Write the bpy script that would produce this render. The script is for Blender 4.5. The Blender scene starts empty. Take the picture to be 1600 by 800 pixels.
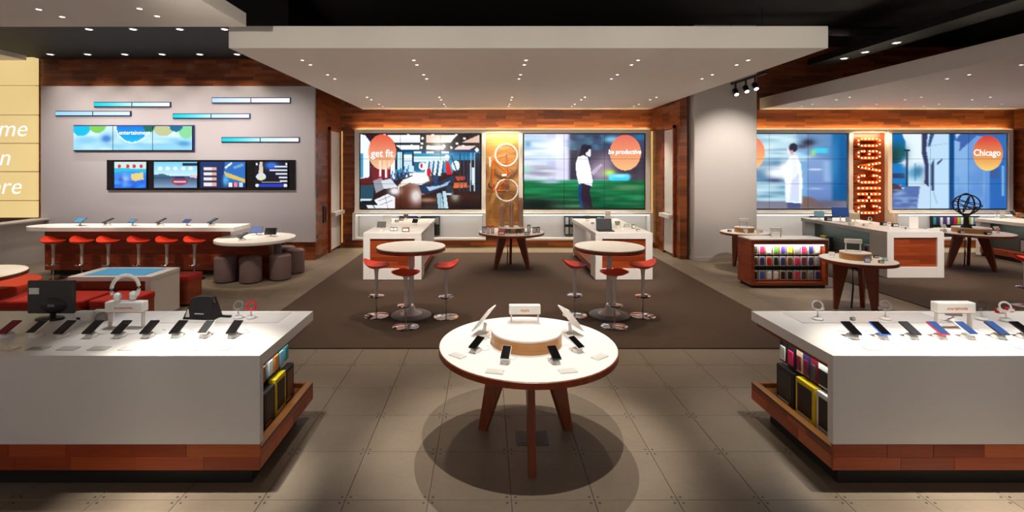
import bpy, math, random
import numpy as np
from mathutils import Vector, Matrix

random.seed(7)
S = bpy.context.scene
COL = S.collection
PI = math.pi

# ------------------------------------------------------------------ camera
F, CX, CY, H = 766.0, 760.0, 259.0, 2.1      # level shift-lens view, eye 2.1 m above the floor
cam_d = bpy.data.cameras.new('camera')
cam = bpy.data.objects.new('camera', cam_d)
COL.objects.link(cam)
cam.location = (0, 0, H)
cam.rotation_euler = (PI / 2, 0, 0)
cam_d.sensor_fit = 'HORIZONTAL'
cam_d.sensor_width = 36.0
cam_d.lens = 36.0 * F / 1600.0
cam_d.shift_x = (800 - CX) / 1600.0
cam_d.shift_y = -(400 - CY) / 1600.0
cam_d.clip_start = 0.05
S.camera = cam

# ------------------------------------------------------------------ world and exposure
S.view_settings.view_transform = 'Standard'
S.view_settings.look = 'None'
S.view_settings.gamma = 1.0
S.view_settings.use_curve_mapping = False
S.view_settings.exposure = 0.0
W = bpy.data.worlds.new('world')
S.world = W
W.use_nodes = True
W.node_tree.nodes['Background'].inputs[0].default_value = (1.0, 0.87, 0.79, 1)
W.node_tree.nodes['Background'].inputs[1].default_value = 0.3

# ------------------------------------------------------------------ lamps of the place and added fill lamps
def spot(x, y, z, power, angle=60, blend=0.6, color=(1, .9, .78), target=None, size=0.03):
    d = bpy.data.lights.new('spot_lamp', 'SPOT')
    d.energy = power; d.spot_size = math.radians(angle); d.spot_blend = blend
    d.color = color; d.shadow_soft_size = size
    o = bpy.data.objects.new('spot_lamp', d); COL.objects.link(o)
    o.location = (x, y, z)
    if target:
        v = Vector(target) - Vector((x, y, z))
        o.rotation_euler = v.to_track_quat('-Z', 'Y').to_euler()
    return o

def area(x, y, z, sx, sy, power, color=(1, .9, .78), rot=(0, 0, 0)):
    d = bpy.data.lights.new('strip_lamp', 'AREA')
    d.shape = 'RECTANGLE'; d.size = sx; d.size_y = sy; d.energy = power; d.color = color
    o = bpy.data.objects.new('strip_lamp', d); COL.objects.link(o)
    o.location = (x, y, z); o.rotation_euler = rot
    return o

COLS_C = [-2.56, -1.01, .55, 2.11, 3.64]
ROWS = [6.82, 7.13, 7.9, 8.28, 10.5, 10.9, 11.7, 12.1]
COLS_R = [7.78, 9.31, 10.8, 12.3]
WARM = (1, .86, .68)
# canopy downlights: one lamp for each pair of fittings
for x in COLS_C:
    for y, p in ((6.97, 130), (8.1, 80), (10.7, 100), (11.9, 190)):
        spot(x, y, 3.55, p, 80, .8, WARM)
for x in COLS_R:
    for y, p in ((6.97, 130), (8.1, 80), (10.7, 100), (11.9, 190)):
        spot(x, y, 3.55, p, 80, .8, WARM)
# front kiosks: one row over the counter, one row over the floor strip before it
for x in (-4.3, -3.3, -2.4, -1.85):
    spot(x, 3.8, 4.4, 230, 30, .7, (1, .95, .9))
for x in (2.6, 3.2, 4.0, 4.9):
    spot(x, 3.8, 4.4, 230, 30, .7, (1, .95, .9))
for x in (-4.2, -3.4, -2.6, -1.9, 2.75, 3.4, 4.2):
    spot(x, 3.11, 4.4, 1080, 23, .9, (1, .93, .8))
# added fill lamps brighten the open floor between kiosks and carpet
for x in (-.75, 1.55):
    spot(x, 4.9, 5.0, 260, 46, .9, WARM)
# centre round table: two lamps, one in front and one behind
spot(.5, 2.62, 5.0, 580, 30, .55, (1, .93, .83), (.31, 3.66, .75), .015)
spot(.52, 4.85, 5.0, 580, 30, .55, (1, .93, .83), (.31, 3.78, .75), .015)
# left side: wash on the screen wall, bar counter
ROW1 = [P_ for P_ in (-9.25, -8.46, -7.67, -6.88, -6.08, -5.29)]
for x in ROW1:
    spot(x, 10.2, 4.42, 50, 90, .9, (1, .9, .8), (x, 10.8, 2.6))
for x in (-9.0, -7.7, -6.2, -4.8):
    spot(x, 8.49, 4.42, 280, 75, .9, (1, .93, .93), (x * .93 - .3, 10.9, 1.6))
for x in (-8.3, -7.5, -6.7, -5.9, -5.1):
    spot(x, 9.3, 4.4, 230, 28, .7, WARM)
spot(-4.3, 9.2, 4.4, 330, 28, .6, WARM)
for x in (-8.0, -6.6, -5.2, -4.0):  # extra lamps added in front to lift the counter's wood face
    spot(x, 6.9, 4.4, 220, 36, .8, WARM, (x, 9.2, .5))
spot(-5.1, 6.4, 4.4, 330, 36, .7, WARM)
spot(-6.8, 6.5, 4.4, 520, 38, .7, WARM)
# right side: round tables and merchandiser
for x, y in ((5.38, 7.1), (5.27, 10.0), (5.2, 8.5), (9.95, 10.0)):
    spot(x, y, 4.3, 330, 26, .6, WARM)
for y in (7.2, 8.0, 9.4, 10.2, 10.8):
    spot(7.88, y, 4.4, 45, 70, .7, WARM)
# lamps added under the canopy front edges to brighten the display table fronts
for x, tx, ty in ((-1.7, -1.7, 8.95), (2.5, 2.5, 8.95), (8.0, 8.0, 9.1)):
    spot(x, 6.4, 3.5, 560, 34, .8, (1, .9, .8), (tx, ty, .55))
# wash on the canopy front and the column
for x in (-2.2, .5, 3.2):
    spot(x, 2.6, 3.0, 150, 62, .9, (1, .92, .76), (x, 6.12, 3.72))
spot(.41, 11.7, 3.52, 130, 50, .8, (1, .9, .7), (.41, 12.75, 1.55))
spot(5.35, 8.6, 3.75, 330, 60, .9, (1, .92, .84), (5.3, 10.8, 2.0))

# ------------------------------------------------------------------ helpers
class MB:
    def __init__(s):
        s.v = []; s.f = []; s.m = []
    def add(s, vs, fs, mi=0, M=None):
        o = len(s.v)
        if M is not None:
            vs = [tuple(M @ Vector(p)) for p in vs]
        s.v += [tuple(p) for p in vs]
        s.f += [tuple(i + o for i in f) for f in fs]
        s.m += [mi] * len(fs)
        return s
    def box(s, x0, x1, y0, y1, z0, z1, mi=0, M=None):
        vs = [(x0, y0, z0), (x1, y0, z0), (x1, y1, z0), (x0, y1, z0), (x0, y0, z1), (x1, y0, z1), (x1, y1, z1), (x0, y1, z1)]
        return s.add(vs, [(0, 3, 2, 1), (4, 5, 6, 7), (0, 1, 5, 4), (1, 2, 6, 5), (2, 3, 7, 6), (3, 0, 4, 7)], mi, M)
    def bbox(s, x0, x1, y0, y1, z0, z1, b=.004, mi=0, M=None):
        """box with its vertical edges and rim chamfered"""
        def ring(i, z):
            return [(x0 + i, y0 + b, z), (x0 + b, y0 + i, z), (x1 - b, y0 + i, z), (x1 - i, y0 + b, z),
                    (x1 - i, y1 - b, z), (x1 - b, y1 - i, z), (x0 + b, y1 - i, z), (x0 + i, y1 - b, z)]
        vs = ring(b * .6, z0) + ring(0, z0 + b) + ring(0, z1 - b) + ring(b * .6, z1)
        fs = [tuple(range(7, -1, -1)), tuple(range(24, 32))]
        for k in range(3):
            for i in range(8):
                j = (i + 1) % 8
                fs.append((k * 8 + i, k * 8 + j, k * 8 + 8 + j, k * 8 + 8 + i))
        return s.add(vs, fs, mi, M)
    def lathe(s, prof, seg=24, mi=0, M=None, c=(0, 0)):
        """profile [(r,z)] from bottom to top, closed with caps where r>0"""
        vs = []; fs = []
        n = len(prof)
        for r, z in prof:
            for k in range(seg):
                a = 2 * PI * k / seg
                vs.append((c[0] + r * math.cos(a), c[1] + r * math.sin(a), z))
        for i in range(n - 1):
            for k in range(seg):
                j = (k + 1) % seg
                fs.append((i * seg + k, i * seg + j, (i + 1) * seg + j, (i + 1) * seg + k))
        fs.append(tuple(range(seg - 1, -1, -1)))
        fs.append(tuple(range((n - 1) * seg, n * seg)))
        return s.add(vs, fs, mi, M)
    def tube(s, pts, r, seg=8, mi=0, closed=False, M=None):
        pts = [Vector(p) for p in pts]
        n = len(pts); vs = []; fs = []
        up = Vector((0, 0, 1))
        for i, p in enumerate(pts):
            a = pts[(i - 1) % n] if (closed or i > 0) else p
            b = pts[(i + 1) % n] if (closed or i < n - 1) else p
            t = (b - a).normalized()
            u = t.cross(up)
            if u.length < 1e-3:
                u = t.cross(Vector((0, 1, 0)))
            u.normalize(); w = t.cross(u)
            rr = r[i] if isinstance(r, (list, tuple)) else r
            for k in range(seg):
                an = 2 * PI * k / seg
                vs.append(tuple(p + (u * math.cos(an) + w * math.sin(an)) * rr))
        m = n if closed else n - 1
        for i in range(m):
            i2 = (i + 1) % n
            for k in range(seg):
                j = (k + 1) % seg
                fs.append((i * seg + k, i2 * seg + k, i2 * seg + j, i * seg + j))
        if not closed:
            fs.append(tuple(range(seg))); fs.append(tuple(range((n - 1) * seg + seg - 1, (n - 1) * seg - 1, -1)))
        return s.add(vs, fs, mi, M)
    def torus(s, R, r, seg=32, sides=8, mi=0, M=None):
        pts = [(R * math.cos(2 * PI * k / seg), R * math.sin(2 * PI * k / seg), 0) for k in range(seg)]
        return s.tube(pts, r, sides, mi, True, M)
    def prism(s, poly, a, b, axis='y', mi=0, M=None):
        """polygon extruded from a to b along axis; poly holds the two other coordinates in order"""
        n = len(poly)
        def mk(p, t):
            return {'y': (p[0], t, p[1]), 'x': (t, p[0], p[1]), 'z': (p[0], p[1], t)}[axis]
        vs = [mk(p, a) for p in poly] + [mk(p, b) for p in poly]
        fs = [tuple(range(n)), tuple(range(2 * n - 1, n - 1, -1))]
        for i in range(n):
            j = (i + 1) % n
            fs.append((i, n + i, n + j, j))
        return s.add(vs, fs, mi, M)
    def build(s, name, mats, parent=None, smooth=False, loc=None):
        me = bpy.data.meshes.new(name)
        me.from_pydata(s.v, [], s.f)
        if not isinstance(mats, (list, tuple)):
            mats = [mats]
        for m in mats:
            me.materials.append(M[m] if isinstance(m, str) else m)
        if len(mats) > 1:
            me.polygons.foreach_set('material_index', s.m)
        fix_normals(me)
        if smooth:
            me.polygons.foreach_set('use_smooth', [True] * len(me.polygons))
            try:
                me.set_sharp_from_angle(angle=math.radians(40))
            except Exception:
                pass
        me.update()
        o = bpy.data.objects.new(name, me)
        COL.objects.link(o)
        if parent is not None:
            o.parent = parent
        if loc is not None:
            o.location = loc
        return o

import bmesh
def fix_normals(me):
    bm = bmesh.new(); bm.from_mesh(me)
    bmesh.ops.recalc_face_normals(bm, faces=bm.faces)
    bm.to_mesh(me); bm.free()

def tag(o, label, cat, group=None):
    o['label'] = label; o['category'] = cat
    if group: o['group'] = group
    return o
def thing(name, label, cat, loc=(0, 0, 0), rz=0, group=None):
    o = bpy.data.objects.new(name, None); COL.objects.link(o)
    o.empty_display_size = .1
    o.location = loc; o.rotation_euler = (0, 0, rz)
    return tag(o, label, cat, group)
def struct(o, label=None):
    o['kind'] = 'structure'
    if label: o['label'] = label
    return o
def dup(root, loc, rz, label, group=None, scale=None):
    def cp(o, par):
        c = o.copy(); COL.objects.link(c); c.parent = par
        for ch in o.children: cp(ch, c)
        return c
    r = cp(root, None)
    r.location = loc; r.rotation_euler = (0, 0, rz)
    if scale: r.scale = (scale,) * 3
    r['label'] = label
    if group: r['group'] = group
    return r
def recolor(root, part, mat):
    """give the named part of a copied thing another material (own mesh data)"""
    for c in root.children_recursive:
        if c.name.split('.')[0] == part:
            c.data = c.data.copy(); c.data.materials.clear(); c.data.materials.append(M[mat] if isinstance(mat, str) else mat)
def text(body, size, mtx, mat, parent=None, shear=0, extrude=.002, name='lettering', bold=0, sx=1, align='CENTER', valign='CENTER', spacing=1.0):
    cu = bpy.data.curves.new('t', 'FONT')
    cu.body = body; cu.size = size; cu.shear = shear; cu.extrude = extrude; cu.offset = bold
    cu.align_x = align; cu.align_y = valign; cu.resolution_u = 3; cu.space_character = spacing
    ob = bpy.data.objects.new('t', cu); COL.objects.link(ob)
    dg = bpy.context.evaluated_depsgraph_get()
    me = bpy.data.meshes.new_from_object(ob.evaluated_get(dg))
    bpy.data.objects.remove(ob); bpy.data.curves.remove(cu)
    me.transform(Matrix.Diagonal((sx, 1, 1, 1)))
    me.transform(mtx)
    me.materials.clear(); me.materials.append(M[mat] if isinstance(mat, str) else mat)
    o = bpy.data.objects.new(name, me); COL.objects.link(o)
    if parent is not None: o.parent = parent
    return o
def TX(x, y, z): return Matrix.Translation((x, y, z))
def RX(a): return Matrix.Rotation(math.radians(a), 4, 'X')
def RY(a): return Matrix.Rotation(math.radians(a), 4, 'Y')
def RZ(a): return Matrix.Rotation(math.radians(a), 4, 'Z')
FACE = RX(90)                      # a flat drawing stood up to face the viewer side (-Y)
def at(px, py, Y):                 # measured point at a known depth
    return ((px - CX) * Y / F, Y, H - (py - CY) * Y / F)
def on(px, py, Z):                 # measured point on a level surface of height Z
    Y = F * (H - Z) / (py - CY)
    return ((px - CX) * Y / F, Y, Z)
ORD = ['first', 'second', 'third', 'fourth', 'fifth', 'sixth', 'seventh', 'eighth', 'ninth', 'tenth', 'eleventh', 'twelfth']

# ------------------------------------------------------------------ materials
def lin(c):
    return tuple((x / 12.92 if x <= .04045 else ((x + .055) / 1.055) ** 2.4) for x in c)
def rgb(r, g, b): return lin((r / 255, g / 255, b / 255)) + (1,)
M = {}
def new_mat(name):
    m = bpy.data.materials.new(name); m.use_nodes = True
    M[name] = m
    nt = m.node_tree
    return m, nt, nt.nodes['Principled BSDF']
def plain(name, c, rough=.5, metal=0, var=.06, scale=14, spec=.5, coat=0, bump=0):
    m, nt, b = new_mat(name)
    n = nt.nodes.new('ShaderNodeTexNoise'); n.inputs['Scale'].default_value = scale; n.inputs['Detail'].default_value = 3
    tc = nt.nodes.new('ShaderNodeTexCoord'); nt.links.new(tc.outputs['Object'], n.inputs['Vector'])
    mx = nt.nodes.new('ShaderNodeMix'); mx.data_type = 'RGBA'
    nt.links.new(n.outputs['Fac'], mx.inputs[0])
    mx.inputs[6].default_value = tuple(x * (1 - var) for x in c[:3]) + (1,)
    mx.inputs[7].default_value = tuple(min(1, x * (1 + var)) for x in c[:3]) + (1,)
    nt.links.new(mx.outputs[2], b.inputs['Base Color'])
    b.inputs['Roughness'].default_value = rough; b.inputs['Metallic'].default_value = metal
    b.inputs['Specular IOR Level'].default_value = spec
    b.inputs['Coat Weight'].default_value = coat
    if bump:
        bp = nt.nodes.new('ShaderNodeBump'); bp.inputs['Strength'].default_value = bump; bp.inputs['Distance'].default_value = .002
        n2 = nt.nodes.new('ShaderNodeTexNoise'); n2.inputs['Scale'].default_value = 300
        nt.links.new(tc.outputs['Object'], n2.inputs['Vector'])
        nt.links.new(n2.outputs['Fac'], bp.inputs['Height']); nt.links.new(bp.outputs[0], b.inputs['Normal'])
    return m
def glow(name, c, strength=1.0):
    m, nt, b = new_mat(name)
    b.inputs['Base Color'].default_value = (0, 0, 0, 1)
    b.inputs['Emission Color'].default_value = c
    b.inputs['Emission Strength'].default_value = strength
    return m
def staves(name, ax, c1, c2, c3, length=.5, height=.075, rough=.32, seed=0, grain=1.0):
    """laminated wood staves; ax = (coordinate along the stave, coordinate across)"""
    m, nt, b = new_mat(name)
    tc = nt.nodes.new('ShaderNodeTexCoord')
    sp = nt.nodes.new('ShaderNodeSeparateXYZ'); nt.links.new(tc.outputs['Object'], sp.inputs[0])
    cb = nt.nodes.new('ShaderNodeCombineXYZ')
    nt.links.new(sp.outputs[ax[0]], cb.inputs[0]); nt.links.new(sp.outputs[ax[1]], cb.inputs[1])
    mp = nt.nodes.new('ShaderNodeVectorMath'); mp.operation = 'ADD'; mp.inputs[1].default_value = (seed * 3.7 + 20, seed * 1.3 + 20, 0)
    nt.links.new(cb.outputs[0], mp.inputs[0])
    br = nt.nodes.new('ShaderNodeTexBrick')
    br.inputs['Scale'].default_value = 1; br.inputs['Brick Width'].default_value = length; br.inputs['Row Height'].default_value = height
    br.inputs['Mortar Size'].default_value = .0012; br.inputs['Mortar Smooth'].default_value = .3; br.inputs['Bias'].default_value = -.1
    br.offset = .37; br.offset_frequency = 2; br.squash = 1.35; br.squash_frequency = 3
    br.inputs['Color1'].default_value = c1; br.inputs['Color2'].default_value = c2
    br.inputs['Mortar'].default_value = tuple(x * .35 for x in c3[:3]) + (1,)
    nt.links.new(mp.outputs[0], br.inputs['Vector'])
    # grain: noise stretched along the stave
    st = nt.nodes.new('ShaderNodeVectorMath'); st.operation = 'MULTIPLY'; st.inputs[1].default_value = (3, 60, 1)
    nt.links.new(mp.outputs[0], st.inputs[0])
    ns = nt.nodes.new('ShaderNodeTexNoise'); ns.inputs['Scale'].default_value = 1.0; ns.inputs['Detail'].default_value = 5; ns.inputs['Distortion'].default_value = .6
    nt.links.new(st.outputs[0], ns.inputs['Vector'])
    mx = nt.nodes.new('ShaderNodeMix'); mx.data_type = 'RGBA'; mx.blend_type = 'MIX'
    rmp = nt.nodes.new('ShaderNodeMapRange'); rmp.inputs[1].default_value = .35; rmp.inputs[2].default_value = .75; rmp.inputs[3].default_value = 0; rmp.inputs[4].default_value = .6 * grain
    nt.links.new(ns.outputs['Fac'], rmp.inputs[0]); nt.links.new(rmp.outputs[0], mx.inputs[0])
    nt.links.new(br.outputs['Color'], mx.inputs[6]); mx.inputs[7].default_value = c3
    nt.links.new(mx.outputs[2], b.inputs['Base Color'])
    b.inputs['Roughness'].default_value = rough
    bp = nt.nodes.new('ShaderNodeBump'); bp.inputs['Strength'].default_value = .15; bp.inputs['Distance'].default_value = .002
    nt.links.new(br.outputs['Fac'], bp.inputs['Height']); bp.invert = True
    nt.links.new(bp.outputs[0], b.inputs['Normal'])
    return m
WD1, WD2, WD3 = rgb(164, 88, 40), rgb(96, 42, 18), rgb(64, 26, 11)
staves('wood_x', ('X', 'Z'), WD1, WD2, WD3)
staves('wood_y', ('Y', 'Z'), WD1, WD2, WD3, seed=1)
staves('wood_red_x', ('X', 'Z'), rgb(176, 78, 36), rgb(136, 52, 22), rgb(100, 34, 14), seed=2)
staves('wood_red_y', ('Y', 'Z'), rgb(176, 78, 36), rgb(136, 52, 22), rgb(100, 34, 14), seed=3)
staves('wood_tray', ('Y', 'X'), rgb(182, 122, 62), rgb(150, 92, 44), rgb(120, 66, 30), length=.3, height=.05, seed=4)
for i_, (a_, b_) in enumerate(((rgb(178, 80, 36), rgb(152, 62, 26)), (rgb(158, 66, 30), rgb(132, 50, 22)), (rgb(192, 96, 44), rgb(166, 76, 32)), (rgb(144, 58, 26), rgb(120, 44, 18)))):
    staves('plank_%d' % i_, ('X', 'Z'), a_, a_, b_, length=9, height=9, seed=5 + i_)
    staves('plank_end_%d' % i_, ('Y', 'Z'), a_, a_, b_, length=9, height=9, seed=9 + i_)
staves('leg_wood', ('Z', 'X'), rgb(140, 66, 34), rgb(132, 60, 30), rgb(88, 38, 18), length=9, height=9, seed=13)
staves('edge_wood', ('X', 'Y'), rgb(140, 62, 30), rgb(130, 54, 26), rgb(90, 36, 16), length=9, height=9, seed=14)
staves('drum_wood', ('X', 'Z'), rgb(196, 138, 78), rgb(190, 130, 72), rgb(160, 98, 50), length=9, height=9, seed=15)
plain('white_laminate', rgb(232, 228, 224), .38, var=.015)
plain('grey_wall', rgb(188, 180, 178), .3, var=.02, scale=2)
plain('canopy_white', rgb(242, 236, 230), .85, var=.02, scale=3)
plain('column_paint', rgb(214, 206, 200), .7, var=.02)
plain('low_wall_paint', rgb(205, 196, 184), .7, var=.02)
plain('black', rgb(24, 23, 24), .45)
plain('ceiling_black', rgb(26, 26, 28), .8)
plain('soffit_black', rgb(22, 22, 25), .7)
plain('black_gloss', rgb(14, 14, 15), .12)
plain('dark_grey', rgb(62, 60, 60), .5)
plain('mid_grey', rgb(128, 124, 122), .5)
plain('light_grey', rgb(190, 187, 184), .45)
plain('plinth', rgb(24, 18, 18), .6)
plain('red_seat', rgb(228, 58, 28), .45, bump=.1)
plain('red_fabric', rgb(190, 34, 16), .8, bump=.5)
plain('orange_fabric', rgb(206, 62, 18), .85, bump=.5)
plain('grey_fabric', rgb(132, 110, 110), .95, bump=.7)
plain('carpet_brown', rgb(74, 56, 44), .95, var=.12, scale=90, bump=.8)
plain('chrome', rgb(225, 225, 228), .06, 1.0, var=.01)
plain('steel', rgb(190, 186, 182), .3, 1.0, var=.02)
plain('stool_white', rgb(222, 212, 208), .3, var=.01)
plain('base_grey', rgb(120, 114, 116), .4)
plain('acrylic', rgb(216, 212, 206), .25, var=.02)
plain('white_plastic', rgb(238, 236, 232), .3, var=.01)
plain('orange_frame', rgb(226, 110, 30), .3)
staves('wood_gold', ('X', 'Z'), rgb(214, 158, 92), rgb(186, 128, 66), rgb(150, 96, 46), seed=17)
plain('pink_stripe', rgb(190, 120, 120), .6)
plain('skin_stripe', rgb(226, 190, 170), .6)
plain('orange_ink', rgb(214, 120, 80), .6)
plain('marquee_orange', rgb(226, 96, 20), .4)
plain('glass_blue', rgb(40, 110, 150), .1)
PAL = {'pink': (226, 40, 100), 'white': (232, 230, 226), 'lime': (190, 206, 60), 'purple': (90, 66, 150), 'blue': (40, 100, 200), 'red': (200, 24, 40),
       'grey': (150, 148, 150), 'navy': (50, 50, 110), 'teal': (60, 150, 160), 'orange': (220, 120, 30), 'yellow': (232, 200, 30), 'brown': (120, 70, 40),
       'lightblue': (130, 190, 214), 'maroon': (130, 24, 50), 'green': (90, 160, 60), 'beige': (208, 190, 160)}
for k_, v_ in PAL.items(): plain('c_' + k_, rgb(*v_), .4, var=.05, scale=30)
glow('led_white', (1, .97, .92, 1), 3.0)
glow('led_dot', (1, .95, .86, 1), 6.0)
glow('led_warm', (1, .62, .22, 1), .7)
glow('led_niche', (.97, 1, .96, 1), 1.6)
glow('bulb', (1, .74, .36, 1), 3.5)
glow('screen_blue', rgb(30, 90, 170), .8)
glow('screen_sky', rgb(70, 160, 210), .9)
glow('screen_table', rgb(60, 140, 175), .9)
glow('screen_dim', rgb(20, 24, 40), .5)
glow('white_letter', (1, 1, .98, 1), 1.1)
# yellow backlit glass
def yellow_mat():
    m, nt, b = new_mat('yellow_backlit')
    tc = nt.nodes.new('ShaderNodeTexCoord'); n = nt.nodes.new('ShaderNodeTexNoise'); n.inputs['Scale'].default_value = .6
    nt.links.new(tc.outputs['Object'], n.inputs['Vector'])
    mx = nt.nodes.new('ShaderNodeMix'); mx.data_type = 'RGBA'; nt.links.new(n.outputs['Fac'], mx.inputs[0])
    mx.inputs[6].default_value = rgb(226, 194, 122); mx.inputs[7].default_value = rgb(242, 216, 156)
    nt.links.new(mx.outputs[2], b.inputs['Emission Color']); b.inputs['Emission Strength'].default_value = .92
    b.inputs['Base Color'].default_value = rgb(120, 100, 60); b.inputs['Roughness'].default_value = .4
yellow_mat()
def floor_mat(name, c1, c2):
    m, nt, b = new_mat(name)
    g = nt.nodes.new('ShaderNodeNewGeometry')
    n1 = nt.nodes.new('ShaderNodeTexNoise'); n1.inputs['Scale'].default_value = 1.1; n1.inputs['Detail'].default_value = 6; n1.inputs['Roughness'].default_value = .65
    n2 = nt.nodes.new('ShaderNodeTexNoise'); n2.inputs['Scale'].default_value = 28; n2.inputs['Detail'].default_value = 4
    nt.links.new(g.outputs['Position'], n1.inputs['Vector']); nt.links.new(g.outputs['Position'], n2.inputs['Vector'])
    ad = nt.nodes.new('ShaderNodeMath'); ad.operation = 'MULTIPLY_ADD'; ad.inputs[1].default_value = .35
    nt.links.new(n2.outputs['Fac'], ad.inputs[0]); nt.links.new(n1.outputs['Fac'], ad.inputs[2])
    oi = nt.nodes.new('ShaderNodeObjectInfo')
    a2 = nt.nodes.new('ShaderNodeMath'); a2.operation = 'MULTIPLY_ADD'; a2.inputs[1].default_value = .18
    nt.links.new(oi.outputs['Random'], a2.inputs[0]); nt.links.new(ad.outputs[0], a2.inputs[2])
    rp = nt.nodes.new('ShaderNodeMapRange'); rp.inputs[1].default_value = .4; rp.inputs[2].default_value = 1.05
    nt.links.new(a2.outputs[0], rp.inputs[0])
    mx = nt.nodes.new('ShaderNodeMix'); mx.data_type = 'RGBA'; nt.links.new(rp.outputs[0], mx.inputs[0])
    mx.inputs[6].default_value = c1; mx.inputs[7].default_value = c2
    nt.links.new(mx.outputs[2], b.inputs['Base Color']); b.inputs['Roughness'].default_value = .5
floor_mat('floor_stone', rgb(110, 97, 83), rgb(134, 120, 103))
plain('joint', rgb(92, 82, 70), .9)
def paint_mat():
    m, nt, b = new_mat('display_image')
    a = nt.nodes.new('ShaderNodeVertexColor'); a.layer_name = 'Picture'
    b.inputs['Base Color'].default_value = (0.004, .004, .005, 1); b.inputs['Roughness'].default_value = .15
    nt.links.new(a.outputs['Color'], b.inputs['Emission Color']); b.inputs['Emission Strength'].default_value = 1.1
paint_mat()

# ================================================================== THE SETTING
WB, WL = 12.8, 10.9                     # back wall, left screen wall
CAN = 3.57                              # underside of the canopies
# ---- floor with separate tiles
mb = MB(); mb.box(-13, 15.5, .4, 13.0, -.08, -.012)
floor = struct(mb.build('floor', 'joint'), 'grey stone tiled floor')
TP = .522
def tile_mesh():
    t = MB(); h = TP / 2 - .0012
    t.bbox(-h, h, -h, h, -.012, 0, .0025)
    for sx in (-1, 1):
        for sy in (-1, 1):
            c = (sx * (h - .026), sy * (h - .026))
            t.lathe([(.0085, -.001), (.0085, .0012)], 6, 1, c=c)
    return t
t0_ = tile_mesh().build('floor_tile', ['floor_stone', 'dark_grey'], floor)
tile_me = t0_.data
bpy.data.objects.remove(t0_)
def carpeted(x, y):
    return (-2.97 < x < 3.85 and 5.62 < y < 11.8) or (x > 6.5 and 5.62 < y < 11.8)
cand = []
far = MB()
for i in range(-25, 30):
    for j in range(-5, 20):
        x = .157 + TP * (i + .5); y = 3.08 + .522 * (j + .5)
        if not (.66 < y < 12.7) or not (-12.6 < x < 15): continue
        corners = [carpeted(x + a, y + b_) for a in (-.25, .25) for b_ in (-.25, .25)]
        if all(corners): continue
        px = CX + F * x / y; py = CY + F * H / y
        hid = (px < 400 and 490 < py < 735) or (px > 1310 and 490 < py < 735)
        vis = -60 < px < 1660 and py < 830 and not hid
        cand.append((0 if vis else 1, y, x))
cand.sort()
for k, (nv, y, x) in enumerate(cand):
    if k < 300 and not nv:
        o = bpy.data.objects.new('floor_tile', tile_me); COL.objects.link(o); o.parent = floor; o.location = (x, y, 0)
    else:
        h = TP / 2 - .002
        far.box(x - h, x + h, y - h, y + h, -.012, 0)
o = far.build('floor_tile_field', 'floor_stone', floor); o['kind'] = 'stuff'
# ---- carpets
mb = MB(); mb.box(-2.97, 3.85, 5.62, 11.8, .001, .012)
tag(mb.build('carpet', 'carpet_brown'), 'dark brown carpet under the central canopy and bar tables', 'carpet')
mb = MB(); mb.box(6.5, 13.6, 5.62, 11.8, .001, .012)
tag(mb.build('carpet', 'carpet_brown'), 'dark brown carpet on the right, beneath the ring sculpture table', 'carpet')

# ---- walls
mb = MB(); mb.box(-3.8, 15, WB, WB + .15, 0, 5.2); struct(mb.build('wall_back', 'wood_x'), 'wood clad back wall')
mb = MB(); mb.box(-13, -3.8, WL, WL + .15, 0, 5.2); struct(mb.build('wall_left', 'wood_x'), 'wood clad wall behind the grey screen panel')
mb = MB(); mb.box(-3.95, -3.8, WL + .15, WB, 0, 5.2); struct(mb.build('wall_left_return', 'wood_y'), 'wood clad side wall left of the central screens')
mb = MB(); mb.box(4.34, 4.5, 11.0, WB, 0, 5.2); struct(mb.build('wall_right_return', 'wood_y'), 'wood clad side wall right of the central screens')
mb = MB(); mb.box(13.78, 13.93, 4.0, WB, 0, 5.2); struct(mb.build('wall_right', 'wood_y'), 'wood clad wall at the far right')
# grey panel wall
mb = MB(); mb.bbox(-9.85, -3.79, WL - .07, WL, .41, 3.86, .006)
gp = struct(mb.build('wall_left_panel', 'grey_wall'), 'satin grey panel wall carrying the screens and light bars')
# column
mb = MB(); mb.bbox(4.58, 5.96, 10.8, 11.6, 0, 5.2, .01); mb.box(4.57, 5.97, 10.79, 11.61, 0, .09)
struct(mb.build('column', 'column_paint'), 'white square column')
# low wall on the left
mb = MB(); mb.box(-10.0, -9.76, 6.0, WL, 0, .9); mb.bbox(-10.03, -9.66, 6.0, WL, .9, .935, .005)
struct(mb.build('wall_low_left', 'low_wall_paint'), 'low grey partition wall by the yellow panels')
# ceiling
mb = MB(); mb.box(-13, 15.5, .4, 13, 5.2, 5.3); struct(mb.build('ceiling', 'ceiling_black'), 'black open ceiling')
mb = MB(); mb.box(-9.9, -3.35, 8.3, WL, 4.47, 5.2); struct(mb.build('ceiling_soffit', 'soffit_black'), 'black soffit over the bar counter')
mb = MB(); mb.box(7.6, 8.15, 6.3, 11.6, 4.47, 4.62); struct(mb.build('ceiling_beam', 'soffit_black'), 'black ceiling beam with spotlights at the right')
# ducts and pipes in the dark ceiling
for k, (x0, x1, y, z, r) in enumerate(((-3, 8, 7.6, 4.85, .14), (-3, 9, 10.2, 4.9, .1))):
    mb = MB(); mb.tube([(x0, y, z), (x1, y, z)], r, 12)
    o = mb.build('ceiling_duct', 'soffit_black', smooth=True)
    tag(o, ['wide black round duct above the canopy front edge', 'narrow black duct above the rear of the canopy'][k], 'duct')
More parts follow.
